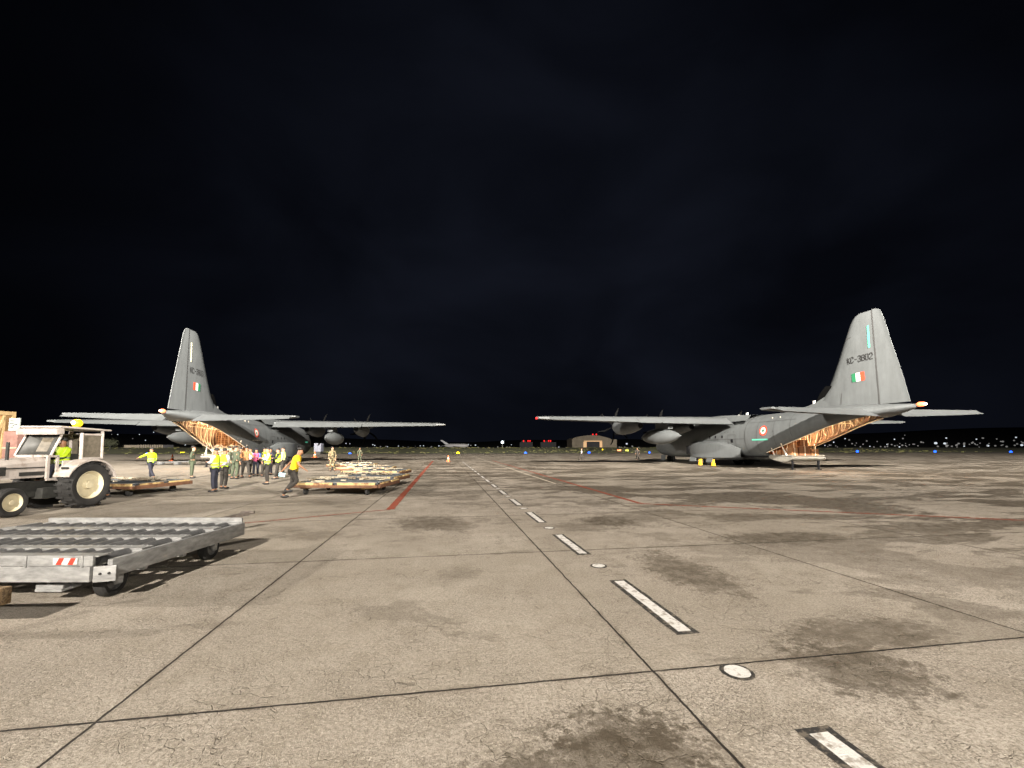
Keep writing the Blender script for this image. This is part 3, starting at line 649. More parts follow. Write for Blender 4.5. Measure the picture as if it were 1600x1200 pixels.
        if sg == 1: ux = (0, -1, .03); o0 = S(25.42, off(25.6, 8.0, .05), 7.75)
        else: ux = (0, 1, -.03); o0 = S(27.0, off(26.6, 8.0, .05), 7.75)
        lettering('serial_number', serial, o0, ux, (0, 0, 1), .41, M['black'], fin, wr=.42, gap=.2, st=.125, sg=sg)
    # antennas
    for s, h in ((14.9, .3), (13.8, .18), (22.3, .42), (12.9, .15)):
        b = MB(); z = (4.85 if s < 16 else 5.05); b.box(S(s, 0, z+h/2), (.05, .25, h), bev=.02); obj('antenna', b, M['white'], A)
    # tail lamp
    b = MB(); b.sph(S(29.70, 0, 4.42), (.17, .26, .15)); tl_ = obj('tail_light', b, M['e_tail'], A); b = MB(); b.sph(S(29.93, 0, 4.42), (.09, .09, .08)); obj('lamp_bulb', b, M['e_warm'], tl_)
    l = bpy.data.lights.new('tail_lamp', 'SPOT'); l.energy = 2600; l.color = (1, .62, .42); l.spot_size = R(120); l.spot_blend = .8; l.shadow_soft_size = .1
    lo = bpy.data.objects.new('tail_lamp', l); sc.collection.objects.link(lo); lo.parent = A; lo.location = S(29.85, 0, 4.4); lo.rotation_euler = (R(50), 0, R(180))
    lo.rotation_euler = Vector((0, -1, -.8)).to_track_quat('-Z', 'Y').to_euler()
    # bay lamps
    for s, y in ((19.6, 0.0), (21.6, .9), (21.6, -.9), (23.6, 0)):
        z = interp(s)[2]-.42; b = MB(); b.sph(S(s, y, z), (.13, .13, .07)); obj('bay_light', b, M['e_warm'], A)
        l = bpy.data.lights.new('bay_lamp', 'POINT'); l.energy = 1100; l.color = (1, .68, .41); l.shadow_soft_size = .12
        lo = bpy.data.objects.new('bay_lamp', l); sc.collection.objects.link(lo); lo.parent = A; lo.location = S(s, y, z-.14)
    return A
PR = (24.6, 28.0); PL = (-25.7, 32.6); HR = R(9.2); HL = R(9.6)
AR = aircraft('transport_aircraft', PR, HR, 'grey military transport marked KC-3802 at right, loading ramp level and red wingtip light on', 'KC-3802', True, True)
AL = aircraft('transport_aircraft', PL, HL, 'grey military transport at left behind the standing group, cargo seen in its open tail', 'KC-3803', False, False)
def place(base, hd, s, y, z):
    v = Matrix.Rotation(hd, 3, 'Z') @ S(s, y, z); return (base[0]+v.x, base[1]+v.y, v.z)
def onplane(which): 
    return (PR, HR) if which == 'R' else (PL, HL)
# ------------------------------------------------------------------ cargo in the bays
def carton(which, s, y, z, d, m, label, rz=0, cat='box', name='cargo_box', grp=None):
    base, hd = onplane(which); p = place(base, hd, s, y, z)
    e = empty(name, p, hd+rz, label=label, cat=cat, group=grp)
    b = MB(); b.box((0, 0, d[2]/2), d, bev=.015, m=0); obj('carton_body', b, m, e)
    b = MB(); b.box((0, 0, d[2]/2), (.06, d[1]+.012, d[2]+.012)); b.box((0, 0, d[2]*.5), (d[0]+.014, .06, d[2]+.014)); obj('strap', b, M['frame_in'], e)
    return e
rg = random.Random(7)
def wall_of_boxes(which, s, cols, rows, side, where):
    cw = 2.5/cols
    rn = ['bottom', 'second', 'third', 'top', 'fifth'] if rows <= 4 else ['bottom', 'second', 'third', 'fourth', 'top']
    cn = {3: ['left', 'middle', 'right'], 4: ['far left', 'centre left', 'centre right', 'far right'], 2: ['left', 'right']}[cols]
    z = 1.09
    for r_ in range(rows):
        h = rg.uniform(.48, .62)
        for c_ in range(cols):
            y = 1.25-cw*(c_+.5)
            carton(which, s+rg.uniform(-.1, .1), y, z, (cw*.95, .9, h*.97), M['carton'] if rg.random() < .6 else M['carton2'],
                   'brown carton, %s row, %s column, %s' % (rn[r_], cn[c_], where), grp='cartons stacked in the aircraft tails')
        z += h
wall_of_boxes('R', 19.75, 3, 2, 1, 'front stack in right aircraft')
wall_of_boxes('R', 18.5, 3, 4, 1, 'rear stack in right aircraft')
for i, (s, y, d, lb) in enumerate(((20.75, .95, (.6, .9, .62), 'brown carton at the port side of the right ramp'), (20.7, -.05, (1.1, .9, .75), 'wide brown carton in the middle of the right ramp'), (20.8, -1.0, (.6, .8, .55), 'small brown carton on the far side of the right ramp'),
      (20.7, -.1, (.7, .7, .5), 'pale carton on top of the wide carton on the right ramp'), (20.75, .9, (.55, .7, .5), 'carton lying on top of the port side carton on the right ramp'))):
    carton('R', s, y, 1.13+(.62 if i == 4 else .76 if i == 3 else 0), d, M['carton'] if i % 2 else M['carton2'], lb, rz=rg.uniform(-.1, .1), grp='cartons stacked in the aircraft tails')
wall_of_boxes('L', 18.9, 4, 4, 1, 'stack in left aircraft')
base, hd = onplane('L'); b = MB(); r2 = random.Random(8)
for i in range(15):
    y = -1.32+i*.19; b.tube([S(19.42+r2.uniform(-.03, .03), y, 1.1), S(19.44+r2.uniform(-.04, .04), y+r2.uniform(-.04, .04), 2.2), S(19.38, y, 3.34), S(18.5, y, 3.40)], .016, 5)
for i in range(12):
    z = 1.2+i*.19; b.tube([S(19.45+r2.uniform(-.03, .03), y, z+r2.uniform(-.03, .03)) for y in (1.34, .9, .45, 0, -.45, -.9, -1.34)], .016 if i < 11 else .05, 5)
o = obj('cargo_net', b, mat('load_net', (.55, .36, .2), .8, 0, .2, 10)); o.location = (base[0], base[1], 0); o.rotation_euler.z = hd; tag(o, 'webbed net stretched over the carton stack in the left aircraft', 'cargo net')
# lower load on the left ramp
for i, (y, lb) in enumerate(((.85, 'white sack bundle at the left edge of the left ramp'), (.15, 'white sack bundle in the middle of the left ramp'), (-.55, 'white sack bundle right of the middle on the left ramp'), (-1.15, 'white sack bundle against the right side of the left ramp'))):
    base, hd = onplane('L'); b = MB(); r2 = random.Random(i)
    for k in range(14): b.sph((r2.uniform(-.28, .28), r2.uniform(-.35, .35), r2.uniform(.12, .85)), (r2.uniform(.14, .24), r2.uniform(.14, .24), r2.uniform(.1, .17)), 8, 6)
    o = obj('sack_bundle', b, M['net'] if i % 2 else M['pale']); o.location = place(base, hd, 20.6+.1*i, y, 1.12); o.rotation_euler.z = hd; tag(o, lb, 'sacks', 'sack bundles on the left ramp')
# ------------------------------------------------------------------ people
def skin_mesh(joints, edges, root, lv=1):
    """joints: list of (co, radius)"""
    me = bpy.data.meshes.new('tmp'); me.from_pydata([tuple(j[0]) for j in joints], edges, []); o = bpy.data.objects.new('tmp', me); sc.collection.objects.link(o)
    md = o.modifiers.new('k', 'SKIN'); md.use_smooth_shade = True; sv = me.skin_vertices[0].data
    for i, j in enumerate(joints):
        r = j[1]; sv[i].radius = r if isinstance(r, tuple) else (r, r); sv[i].use_root = (i == root)
    sb = o.modifiers.new('b', 'SUBSURF'); sb.levels = lv; sb.render_levels = lv
    dg = bpy.context.evaluated_depsgraph_get(); ev = o.evaluated_get(dg); m2 = bpy.data.meshes.new_from_object(ev)
    bpy.data.objects.remove(o); 
    for p in m2.polygons: p.use_smooth = True
    return m2
def person(loc, rz, H, label, top, bottom, pose={}, vest=None, cap=None, skin='skin', group='people on the apron', sleeves='long', hair=True, lean=(0, 0), bare=False, cat='person', torso_lean=None, z0=0):
    """faces local +Y. lean = (sideways to local +X, forward) in radians for the whole body above the hips"""
    k = H/1.75
    E_ = empty('person', (loc[0], loc[1], z0), rz, label=label, cat=cat, group=group)
    J = dict(pel=(0, 0, .95), chest=(0, 0, 1.28), neck=(0, 0, 1.47), jaw=(0, .02, 1.555), head=(0, .01, 1.64), crown=(0, 0, 1.70),
             sl=(-.19, 0, 1.42), sr=(.19, 0, 1.42), el=(-.24, -.02, 1.14), er=(.24, -.02, 1.14), wl=(-.24, .06, .90), wr=(.24, .06, .90),
             hl=(-.095, 0, .90), hr=(.095, 0, .90), kl=(-.11, .02, .50), kr=(.11, .02, .50), al=(-.11, -.02, .09), ar=(.11, -.02, .09))
    J = {a: Vector(b_) for a, b_ in J.items()}
    for a, b_ in pose.items(): J[a] = Vector(b_)
    tl = ('chest', 'neck', 'jaw', 'head', 'crown', 'sl', 'sr', 'el', 'er', 'wl', 'wr')
    Rm = Matrix.Rotation(lean[0], 3, 'Y') @ Matrix.Rotation(-lean[1], 3, 'X')
    for a in tl: J[a] = J['pel'] + Rm @ (J[a]-J['pel'])
    J = {a: v*k for a, v in J.items()}
    fw = Vector((0, 1, 0)); up = Vector((0, 0, 1))
    jt = []; ed = []; ix = {}
    def add(n_, co, r, par=None):
        jt.append((Vector(co), r*k if not isinstance(r, tuple) else (r[0]*k, r[1]*k))); ix[n_] = len(jt)-1
        if par is not None: ed.append((ix[par], ix[n_]))
    add('pel', J['pel'], (.13, .095)); add('chest', J['chest'], (.135, .095), 'pel'); add('neck', J['neck'], .052, 'chest'); add('jaw', J['jaw'], (.058, .07), 'neck'); add('head', J['head'], (.074, .092), 'jaw'); add('crown', J['crown'], (.06, .072), 'head')
    add('nose', J['jaw']*.5+J['head']*.5+Rm @ (fw*.105*k), .014, 'jaw')
    for s_ in 'lr':
        sg = -1 if s_ == 'l' else 1
        add('s'+s_, J['s'+s_], .058, 'chest'); add('e'+s_, J['e'+s_], .042, 's'+s_); add('w'+s_, J['w'+s_], .028, 'e'+s_)
        d = (J['w'+s_]-J['e'+s_]).normalized(); side = d.cross(up); side = side.normalized() if side.length > .2 else Vector((1, 0, 0))
        palm = J['w'+s_]+d*.055*k; add('p'+s_, palm, (.036, .02), 'w'+s_)
        for q, ln in ((-1.5, .06), (-.5, .075), (.5, .07), (1.5, .055)):
            f1 = palm+d*.045*k+side*q*.019*k; f2 = f1+(d*.7+Vector((0, 0, -.4)))*ln*.6*k
            add('f%s%g' % (s_, q), f1, .010, 'p'+s_); add('g%s%g' % (s_, q), f2, .008, 'f%s%g' % (s_, q))
        add('t'+s_, palm+side*.05*k*(-sg)+d*.01*k, .011, 'p'+s_)
        add('h'+s_, J['h'+s_], .085, 'pel'); add('k'+s_, J['k'+s_], .055, 'h'+s_); add('a'+s_, J['a'+s_], .038, 'k'+s_); add('o'+s_, J['a'+s_]+fw*.14*k+Vector((0, 0, -.045*k)), .032, 'a'+s_)
    me = skin_mesh(jt, ed, 0); o = bpy.data.objects.new('body', me); sc.collection.objects.link(o); o.parent = E_; me.materials.clear(); me.materials.append(M[skin])
    def cloth(nm, names, edges, m, root=0, lv=1):
        js = [(J[a] if isinstance(a, str) else a, tuple(x*k for x in r) if isinstance(r, tuple) else r*k) for a, r in names]
        me_ = skin_mesh(js, edges, root, lv); me_.materials.clear(); me_.materials.append(M[m]); oo = bpy.data.objects.new(nm, me_); sc.collection.objects.link(oo); oo.parent = E_; return oo
    mid = (J['pel']+J['chest'])/2; hem = J['pel']-Vector((0, 0, .10*k)); ch2 = J['chest']*.35+J['neck']*.65
    if sleeves == 'long': slv = [('sl', .075), ('el', .057), (J['el']*.12+J['wl']*.88, .042), ('sr', .075), ('er', .057), (J['er']*.12+J['wr']*.88, .042)]
    else:
        hl_ = J['sl']*.35+J['el']*.65; hr_ = J['sr']*.35+J['er']*.65; slv = [('sl', .08), (J['sl']*.5+hl_*.5, .078), (hl_, .075), ('sr', .08), (J['sr']*.5+hr_*.5, .078), (hr_, .075)]
    cloth('shirt', [(hem, (.165, .125)), (mid, (.16, .12)), ('chest', (.165, .12)), (ch2, (.12, .09))]+slv, [(0, 1), (1, 2), (2, 3), (3, 4), (4, 5), (5, 6), (3, 7), (7, 8), (8, 9)], top)
    cloth('trousers', [('pel', (.145, .11)), ('hl', .105), ('kl', .078), (J['al']+Vector((0, 0, .02)), .062), ('hr', .105), ('kr', .078), (J['ar']+Vector((0, 0, .02)), .062)], [(0, 1), (1, 2), (2, 3), (0, 4), (4, 5), (5, 6)], bottom)
    if vest:
        cloth('vest', [(hem-Vector((0, 0, .05*k)), (.215, .165)), (mid, (.20, .15)), ('chest', (.20, .145)), (ch2, (.16, .11)), (J['sl']*.8+ch2*.2, .085), (J['sr']*.8+ch2*.2, .085)], [(0, 1), (1, 2), (2, 3), (3, 4), (3, 5)], vest)
    for s_ in 'lr':
        b = MB(); b.sph(J['a'+s_]+Vector((0, .06*k, -.045*k)), (.05*k, .14*k, .05*k), 10, 6); obj('shoe', b, M['black'] if not bare else M['skin'], E_)
    hm = cap or 'hair'; b = MB(); hc = (J['head']+J['crown'])/2; b.sph(hc+Rm @ Vector((0, -.02*k, .035*k)), (.082*k, .092*k, .075*k), 12, 8)
    if cap: b.sph(hc+Rm @ Vector((0, .10*k, .03*k)), (.06*k, .06*k, .012*k), 10, 4)
    obj('cap' if cap else 'hair', b, M[hm], E_)
    return E_
def at(px, d): return ((px-800)/650*d, d)
# face: rz=0 looks away (+Y); R(180) looks to camera; R(90) looks left (-X); R(-90) right
leftarm_out = dict(el=(-.30, .22, 1.28), wl=(-.36, .46, 1.15))
P1 = person(at(239, 23.4), R(80), 1.76, 'person in a hi-vis yellow jacket walking left with one arm stretched out', 'hivis', 'navy', dict(el=(-.26, .25, 1.30), wl=(-.27, .52, 1.20), kr=(.1, .14, .52), ar=(.1, .12, .09), kl=(-.1, -.12, .52), al=(-.1, -.36, .14)), vest='hivis')
P2 = person(at(303, 24.3), R(-60), 1.86, 'person in olive flying suit standing alone with hands on hips', 'olive', 'olive', dict(el=(-.40, -.05, 1.17), wl=(-.2, .05, 1.02), er=(.40, -.05, 1.17), wr=(.2, .05, 1.02), kl=(-.13, 0, .5), al=(-.17, -.02, .09), kr=(.13, 0, .5), ar=(.16, 0, .09)), skin='skin2', lean=(0, .03))
P3 = person(at(339, 16.7), R(100), 1.74, 'person in yellow vest, white shirt and black cap, nearest at the left of the group', 'shirt', 'navy', dict(el=(-.25, .06, 1.16), wl=(-.10, .24, 1.2), er=(.25, .06, 1.16), wr=(.1, .24, 1.18)), vest='hivis', cap='black', skin='skin')
P4 = person(at(353, 18.0), R(-15), 1.72, 'person in yellow vest seen from behind with both hands clasped behind the back', 'shirt', 'trou', dict(el=(-.36, -.12, 1.16), wl=(-.06, -.2, 1.02), er=(.36, -.12, 1.16), wr=(.06, -.2, 1.02)), vest='hivis')
P5 = person(at(370, 23.6), R(-20), 1.86, 'person in olive flying suit seen from behind at the middle of the group', 'olive', 'olive', dict(kl=(-.16, 0, .5), al=(-.26, 0, .09), el=(-.3, .1, 1.16), wl=(-.14, .25, 1.1)), skin='skin2')
P5b = person(at(361, 25.6), R(-60), 1.83, 'person in olive suit half hidden behind the two at the left end of the group', 'olive', 'olive', dict(kl=(-.2, 0, .5), al=(-.3, 0, .09)), skin='skin2')
P6 = person(at(378, 25.4), R(10), 1.78, 'person in dark clothes standing between the olive suit and the brown shirt', 'trou', 'trou', {}, cap='black')
P7 = person(at(386.5, 24.6), R(0), 1.84, 'person in brown shirt and dark trousers seen from behind with legs apart', 'brown', 'trou', dict(kl=(-.15, 0, .5), al=(-.22, 0, .09), kr=(.15, 0, .5), ar=(.22, 0, .09), el=(-.36, .05, 1.18), wl=(-.22, .2, 1.06), er=(.36, .05, 1.18), wr=(.22, .2, 1.06)), cap='black')
P7b = person(at(392, 27.5), R(-30), 1.75, 'person in white shirt mostly hidden behind the one in brown', 'shirt', 'trou', {}, skin='skin')
P8 = person(at(402, 26.0), R(-150), 1.70, 'person in bright blue and pink top looking down at the hands', 'blue', 'navy', dict(el=(-.24, .08, 1.15), wl=(-.08, .26, 1.2), er=(.24, .08, 1.15), wr=(.08, .26, 1.2)), vest='pink', cap='navy')
P9 = person(at(414.5, 25.6), R(-100), 1.76, 'person in yellow vest standing behind the one who reads papers', 'trou', 'trou', dict(el=(-.24, .1, 1.16), wl=(-.12, .28, 1.12), kl=(-.1, -.1, .5), al=(-.1, -.25, .09)), vest='hivis', cap='black')
P10 = person(at(420, 20.2), R(130), 1.77, 'person in yellow vest over white sleeves reading papers, right of the group', 'shirt', 'trou', dict(el=(-.26, .08, 1.18), wl=(-.1, .28, 1.25), er=(.26, .08, 1.18), wr=(.08, .28, 1.22)), vest='hivis', cap='black', skin='skin2')
b = MB(); b.box((0, 0, 0), (.24, .02, .32), (-.6, 0, 0)); o = obj('paper_sheet', b, M['paper']); q_ = at(419, 19.88); o.location = (q_[0]-.12, q_[1]+.08, 1.29); o.rotation_euler = (.3, 0, R(130)); tag(o, 'white paper sheet held by the person reading in a yellow vest', 'paper')
P11 = person(at(436, 23.6), R(120), 1.72, 'person in yellow vest over dark sleeves standing behind the runner', 'trou', 'trou', dict(el=(-.3, .1, 1.2), wl=(-.1, .26, 1.2), er=(.3, .1, 1.2), wr=(.1, .26, 1.2), kl=(-.12, .05, .5), al=(-.14, .12, .09)), vest='hivis', skin='skin2')
P12 = person(at(444, 25.8), R(100), 1.80, 'person in pale lime long sleeved top behind the dark sleeved vest wearer', 'lime', 'trou', {}, skin='skin2')
P9b = person(at(424, 27.0), R(160), 1.74, 'person in navy clothes hidden behind the reader in the yellow vest', 'navy', 'navy', {}, cap='black')
# runner in yellow tee, moving right
P13 = person(at(460, 14.7), R(-70), 1.80, 'person in yellow t-shirt and black trousers leaning into a stride to the right', 'yellow', 'trou', dict(el=(-.30, -.20, 1.12), wl=(-.32, -.34, .80), er=(.36, .16, 1.2), wr=(.34, .36, 1.12), kr=(.1, .16, .56), ar=(.1, -.16, .30), kl=(-.1, -.02, .52), al=(-.1, -.30, .10)), sleeves='short', lean=(.05, .30), vest='yellow')
b = MB(); b.box((0, 0, 0), (.2, .03, .13), (0, .2, .2), bev=.01); o = obj('clipboard', b, M['paleblue']); q_ = at(443, 14.3); o.location = (q_[0], q_[1], .84); tag(o, 'pale blue folded sheet in the hand of the runner in yellow', 'paper')
P14 = person(at(520, 31.5), R(-130), 1.84, 'soldier in sand coloured camouflage standing behind the cream dollies', 'camo', 'camo', dict(al=(-.2, 0, .09), kl=(-.15, 0, .5), el=(-.3, -.02, 1.14)), skin='skin2')
P15 = person(at(563, 52), R(10), 1.82, 'soldier in green camouflage standing far behind the dollies', 'camo2', 'camo2', dict(al=(-.18, 0, .09), ar=(.18, 0, .09)))
P16 = person(at(908.5, 61), R(80), 1.74, 'lone person in white top walking on the apron left of the right aircraft', 'shirt', 'trou', dict(kl=(-.1, .2, .5), al=(-.1, .28, .09), kr=(.1, -.1, .5), ar=(.1, -.3, .12)))
P17 = person(at(995.5, 61), R(160), 1.78, 'lone person in dark clothes standing by the nose of the right aircraft', 'trou', 'trou', dict(al=(-.2, 0, .09), ar=(.2, 0, .09), el=(-.33, 0, 1.15), er=(.33, 0, 1.15)))
sit = dict(kl=(-.14, .42, .92), kr=(.14, .42, .92), al=(-.14, .50, .50), ar=(.14, .50, .50), el=(-.27, .22, 1.2), wl=(-.14, .42, 1.2), er=(.27, .22, 1.2), wr=(.14, .42, 1.2))
P18 = person((-13.32, 12.38), R(180), 1.72, 'driver in hi-vis jacket sitting at the wheel of the white tractor', 'hivis', 'navy', sit, vest='hivis', cap='black', z0=.32)
P19 = person((-14.35, 14.85), R(100), 1.66, 'person in hi-vis vest bending down behind the rear wheel of the tractor', 'hivis', 'navy', dict(kl=(-.12, .15, .48), kr=(.12, .1, .48)), vest='hivis', lean=(0, .9))
# ------------------------------------------------------------------ tractor
def tractor():
    T = empty('tractor', (-13.3, 12.0, 0), R(1.5), label='white cab tractor with a lit amber beacon driving to the left', cat='tractor')
    for x in (.62, -.62): wheel(T, (x, .45, .66), .66, .42, rimm=M['rim'], name='rear_wheel')
    for x in (.55, -.55): wheel(T, (x, -1.38, .37), .37, .24, rimm=M['rim'], name='front_wheel')
    # tread lugs on the near and far rear tyres
    for x in (.62, -.62):
        b = MB()
        for i in range(22):
            t = 2*math.pi*i/22
            for sgn in (1, -1): b.box((x+sgn*.1, .45+.655*math.cos(t+sgn*.07), .66+.655*math.sin(t+sgn*.07)), (.2, .045, .05), (t+sgn*.07-math.pi/2+math.pi/2, 0, 0))
        obj('tread', b, M['rubber'], T)
    b = MB(); b.box((0, -.5, .62), (.36, 2.2, .42), bev=.05); b.cyl((-.6, .45, .66), (.6, .45, .66), .12); b.cyl((-.5, -1.38, .4), (.5, -1.38, .4), .06); b.box((0, -1.3, .6), (.4, .6, .4), bev=.05); b.box((.22, -.1, .5), (.3, .7, .3), bev=.04); obj('chassis', b, M['chassis'], T)
    b = MB(); rings = []
    for y, w_, z0, z1 in ((-.35, .37, .98, 1.50), (-.5, .37, .95, 1.50), (-1.2, .36, .95, 1.44), (-2.0, .33, .95, 1.36), (-2.25, .30, .98, 1.28)):
        rings.append([Vector(p) for p in ((w_, y, z0), (w_, y, z1-.12), (w_-.1, y, z1), (-w_+.1, y, z1), (-w_, y, z1-.12), (-w_, y, z0))])
    b.loft(rings, True, True); hood = obj('bonnet', b, M['tractor'], T)
    b = MB(); b.box((.375, -.9, 1.22), (.012, 1.1, .03)); b.box((.375, -.75, 1.06), (.012, .6, .10)); b.box((.372, -1.6, 1.15), (.012, .5, .22)); obj('side_grille', b, M['chassis'], hood)
    b = MB(); b.cyl((.2, -1.2, 1.4), (.2, -1.2, 1.9), .035); obj('exhaust_stack', b, M['chassis'], T)
    # cowl frame under the windscreen
    b = MB(); b.box((.42, -.42, 1.22), (.05, .07, .62)); b.box((.42, -.18, 1.18), (.05, .06, .7)); b.box((.42, -.3, 1.52), (.05, .3, .05)); b.box((.42, -.3, .88), (.05, .28, .06)); b.box((0, -.42, 1.53), (.9, .06, .06)); obj('cowl', b, M['tractor'], T)
    # cab posts
    def post(a, c, w_=.045): b = MB(); b.cyl(a, c, w_, n=8); obj('cab_post', b, M['tractor'], T)
    for x in (.42, -.55): post((x, -.36, 1.53), (x, -.08, 2.2), .03); post((x, .48, 1.42), (x, .46, 2.2)); post((x, 1.12, 1.42), (x, 1.1, 2.3))
    post((-.55, 1.11, 2.18), (.42, 1.11, 2.18), .03); post((.42, .46, 2.16), (.42, 1.1, 2.16), .025); post((-.55, .46, 2.16), (-.55, 1.1, 2.16), .025)
    b = MB(); b.box((-.06, .55, 2.33), (1.12, 1.55, .05), (-.03, 0, 0), bev=.02); b.box((-.06, -.22, 2.22), (1.12, .22, .17), (.12, 0, 0), bev=.03); obj('roof', b, M['tractor'], T)
    b = MB(); b.add([(-.53, -.35, 1.56), (.40, -.35, 1.56), (.40, -.1, 2.14), (-.53, -.1, 2.14)], [(0, 1, 2, 3)]); o = obj('windscreen', b, M['glass'], T); md = o.modifiers.new('s', 'SOLIDIFY'); md.thickness = .01
    b = MB(); b.box((.12, -.245, 1.84), (.30, .012, .42), (-.4, 0, 0)); obj('dusty_pane', b, M['dusty'], T)
    b = MB(); b.box((.42, .79, 1.80), (.015, .58, .68)); b.box((-.55, .79, 1.80), (.015, .58, .68)); b.box((-.06, 1.12, 1.8), (.86, .015, .68)); obj('cab_side_glass', b, M['dusty'], T)
    b = MB(); b.box((.435, .79, 1.44), (.03, .64, .05)); b.box((.435, .79, 2.15), (.03, .64, .03)); obj('window_surround', b, M['tractor'], T)
    for sg, x0 in ((1, .40), (-1, -.86)):
        b = MB(); prof = []
        for i in range(13):
            t = R(155-i*11.5); prof.append((.45-.0+math.cos(t)*.78, .66+math.sin(t)*.76))
        rings = [[Vector((x0, y, z)), Vector((x0+.46, y, z)), Vector((x0+.46, y, z-.05)), Vector((x0, y, z-.04))] for y, z in prof]
        b.loft(rings, True, True); b.box((x0+.03 if sg == 1 else x0+.43, .45, 1.12), (.04, 1.0, .55)); f = obj('fender', b, M['tractor'], T)
        b = MB(); b.box((x0+.23, -.16, 1.18), (.2, .02, .06)); obj('indicator_lamp', b, M['chassis'], f)
    b = MB(); b.box((-.02, .45, 1.12), (.5, .45, .12), bev=.04); b.box((-.02, .72, 1.35), (.5, .1, .45), bev=.04); obj('seat', b, M['chassis'], T)
    b = MB(); b.cyl((-.02, -.18, 1.15), (-.02, .0, 1.5), .03); b.rev([(-.01, .19), (.01, .19), (.01, .16), (-.01, .16), (-.01, .19)], (0, .45, .9), (-.02, .0, 1.5), 20); obj('steering_wheel', b, M['chassis'], T)
    b = MB(); b.box((.38, -.02, .55), (.25, .3, .04)); b.box((.42, -.02, .75), (.03, .3, .04)); obj('step', b, M['chassis'], T)
    b = MB(); b.box((.34, .22, 1.0), (.06, .22, .5), (0, 0, .0)); obj('side_panel', b, mat('grey_panel', (.35, .36, .38), .5), T)
    b = MB(); b.cyl((.3, .42, 2.36), (.3, .42, 2.40), .07); bb = obj('beacon_base', b, M['chassis'], T)
    b = MB(); b.sph((.3, .42, 2.49), (.13, .13, .12)); bc = obj('beacon', b, M['e_amber'], T); b = MB(); b.sph((.3, .305, 2.50), (.06, .03, .06)); obj('bulb', b, M['e_warm'], bc)
    l = bpy.data.lights.new('beacon_lamp', 'POINT'); l.energy = 70; l.color = (1, .6, .05); l.shadow_soft_size = .06; lo = bpy.data.objects.new('beacon_lamp', l); sc.collection.objects.link(lo); lo.parent = T; lo.location = (.3, .42, 2.60)
    b = MB(); b.box((0, 1.25, .55), (.1, .6, .08)); obj('drawbar', b, M['chassis'], T)
    return T
tractor()
# ------------------------------------------------------------------ crate and sign board on the trailer beyond the tractor
e = empty('wooden_crate', (-19.25, 14.6, 0), R(2), label='tall plywood crate with a diagonal brace at the left edge', cat='crate')
b = MB(); b.box((0, 0, 1.90), (1.9, 1.3, 2.35), bev=.01); obj('plywood_box', b, M['wood'], e)
bt = mat('pale_batten', (.36, .25, .12), .7, 0, .2, 5)
for y in (-.6, .6): b = MB(); b.box((.975, y, 1.9), (.045, .1, 2.35)); obj('batten', b, bt, e)
for z in (3.0, .78): b = MB(); b.box((.975, 0, z), (.045, 1.1, .13)); obj('batten', b, bt, e)
b = MB(); b.box((.98, 0, 1.9), (.04, .09, 2.0), (-.32, 0, 0)); obj('batten', b, bt, e)
b = MB(); b.box((.98, .3, 1.9), (.04, .07, 2.05)); obj('batten', b, bt, e)
e = empty('pink_box', (-18.1, 15.35, 0), R(2), label='dull pink wrapped box between the tractor cab and plywood crate', cat='box')
b = MB(); b.box((0, 0, 1.6), (.62, .8, 1.5), bev=.03); obj('wrapped_body', b, mat('pink_wrap', (.22, .12, .10), .6, 0, .25, 5, .4, 8), e)
for z in (1.75, 1.3): b = MB(); b.box((0, -.41, z), (.63, .02, .05)); obj('strap', b, M['pale'], e)
e = empty('notice_board', (-18.02, 15.05, 0), R(2), label='small white panel with dark printing standing on the pink box', cat='board')
b = MB(); b.box((0, 0, 2.60), (.38, .03, .46)); obj('panel', b, mat('panel_white', (.30, .33, .31), .6, 0, .15, 8), e)
b = MB()
for x, z, w_ in ((-.06, 2.73, .16), (-.09, 2.64, .14), (.07, 2.60, .10), (-.02, 2.56, .06), (-.08, 2.50, .1)): b.box((x, -.02, z), (w_, .006, .022))
obj('print', b, M['navy'], e)
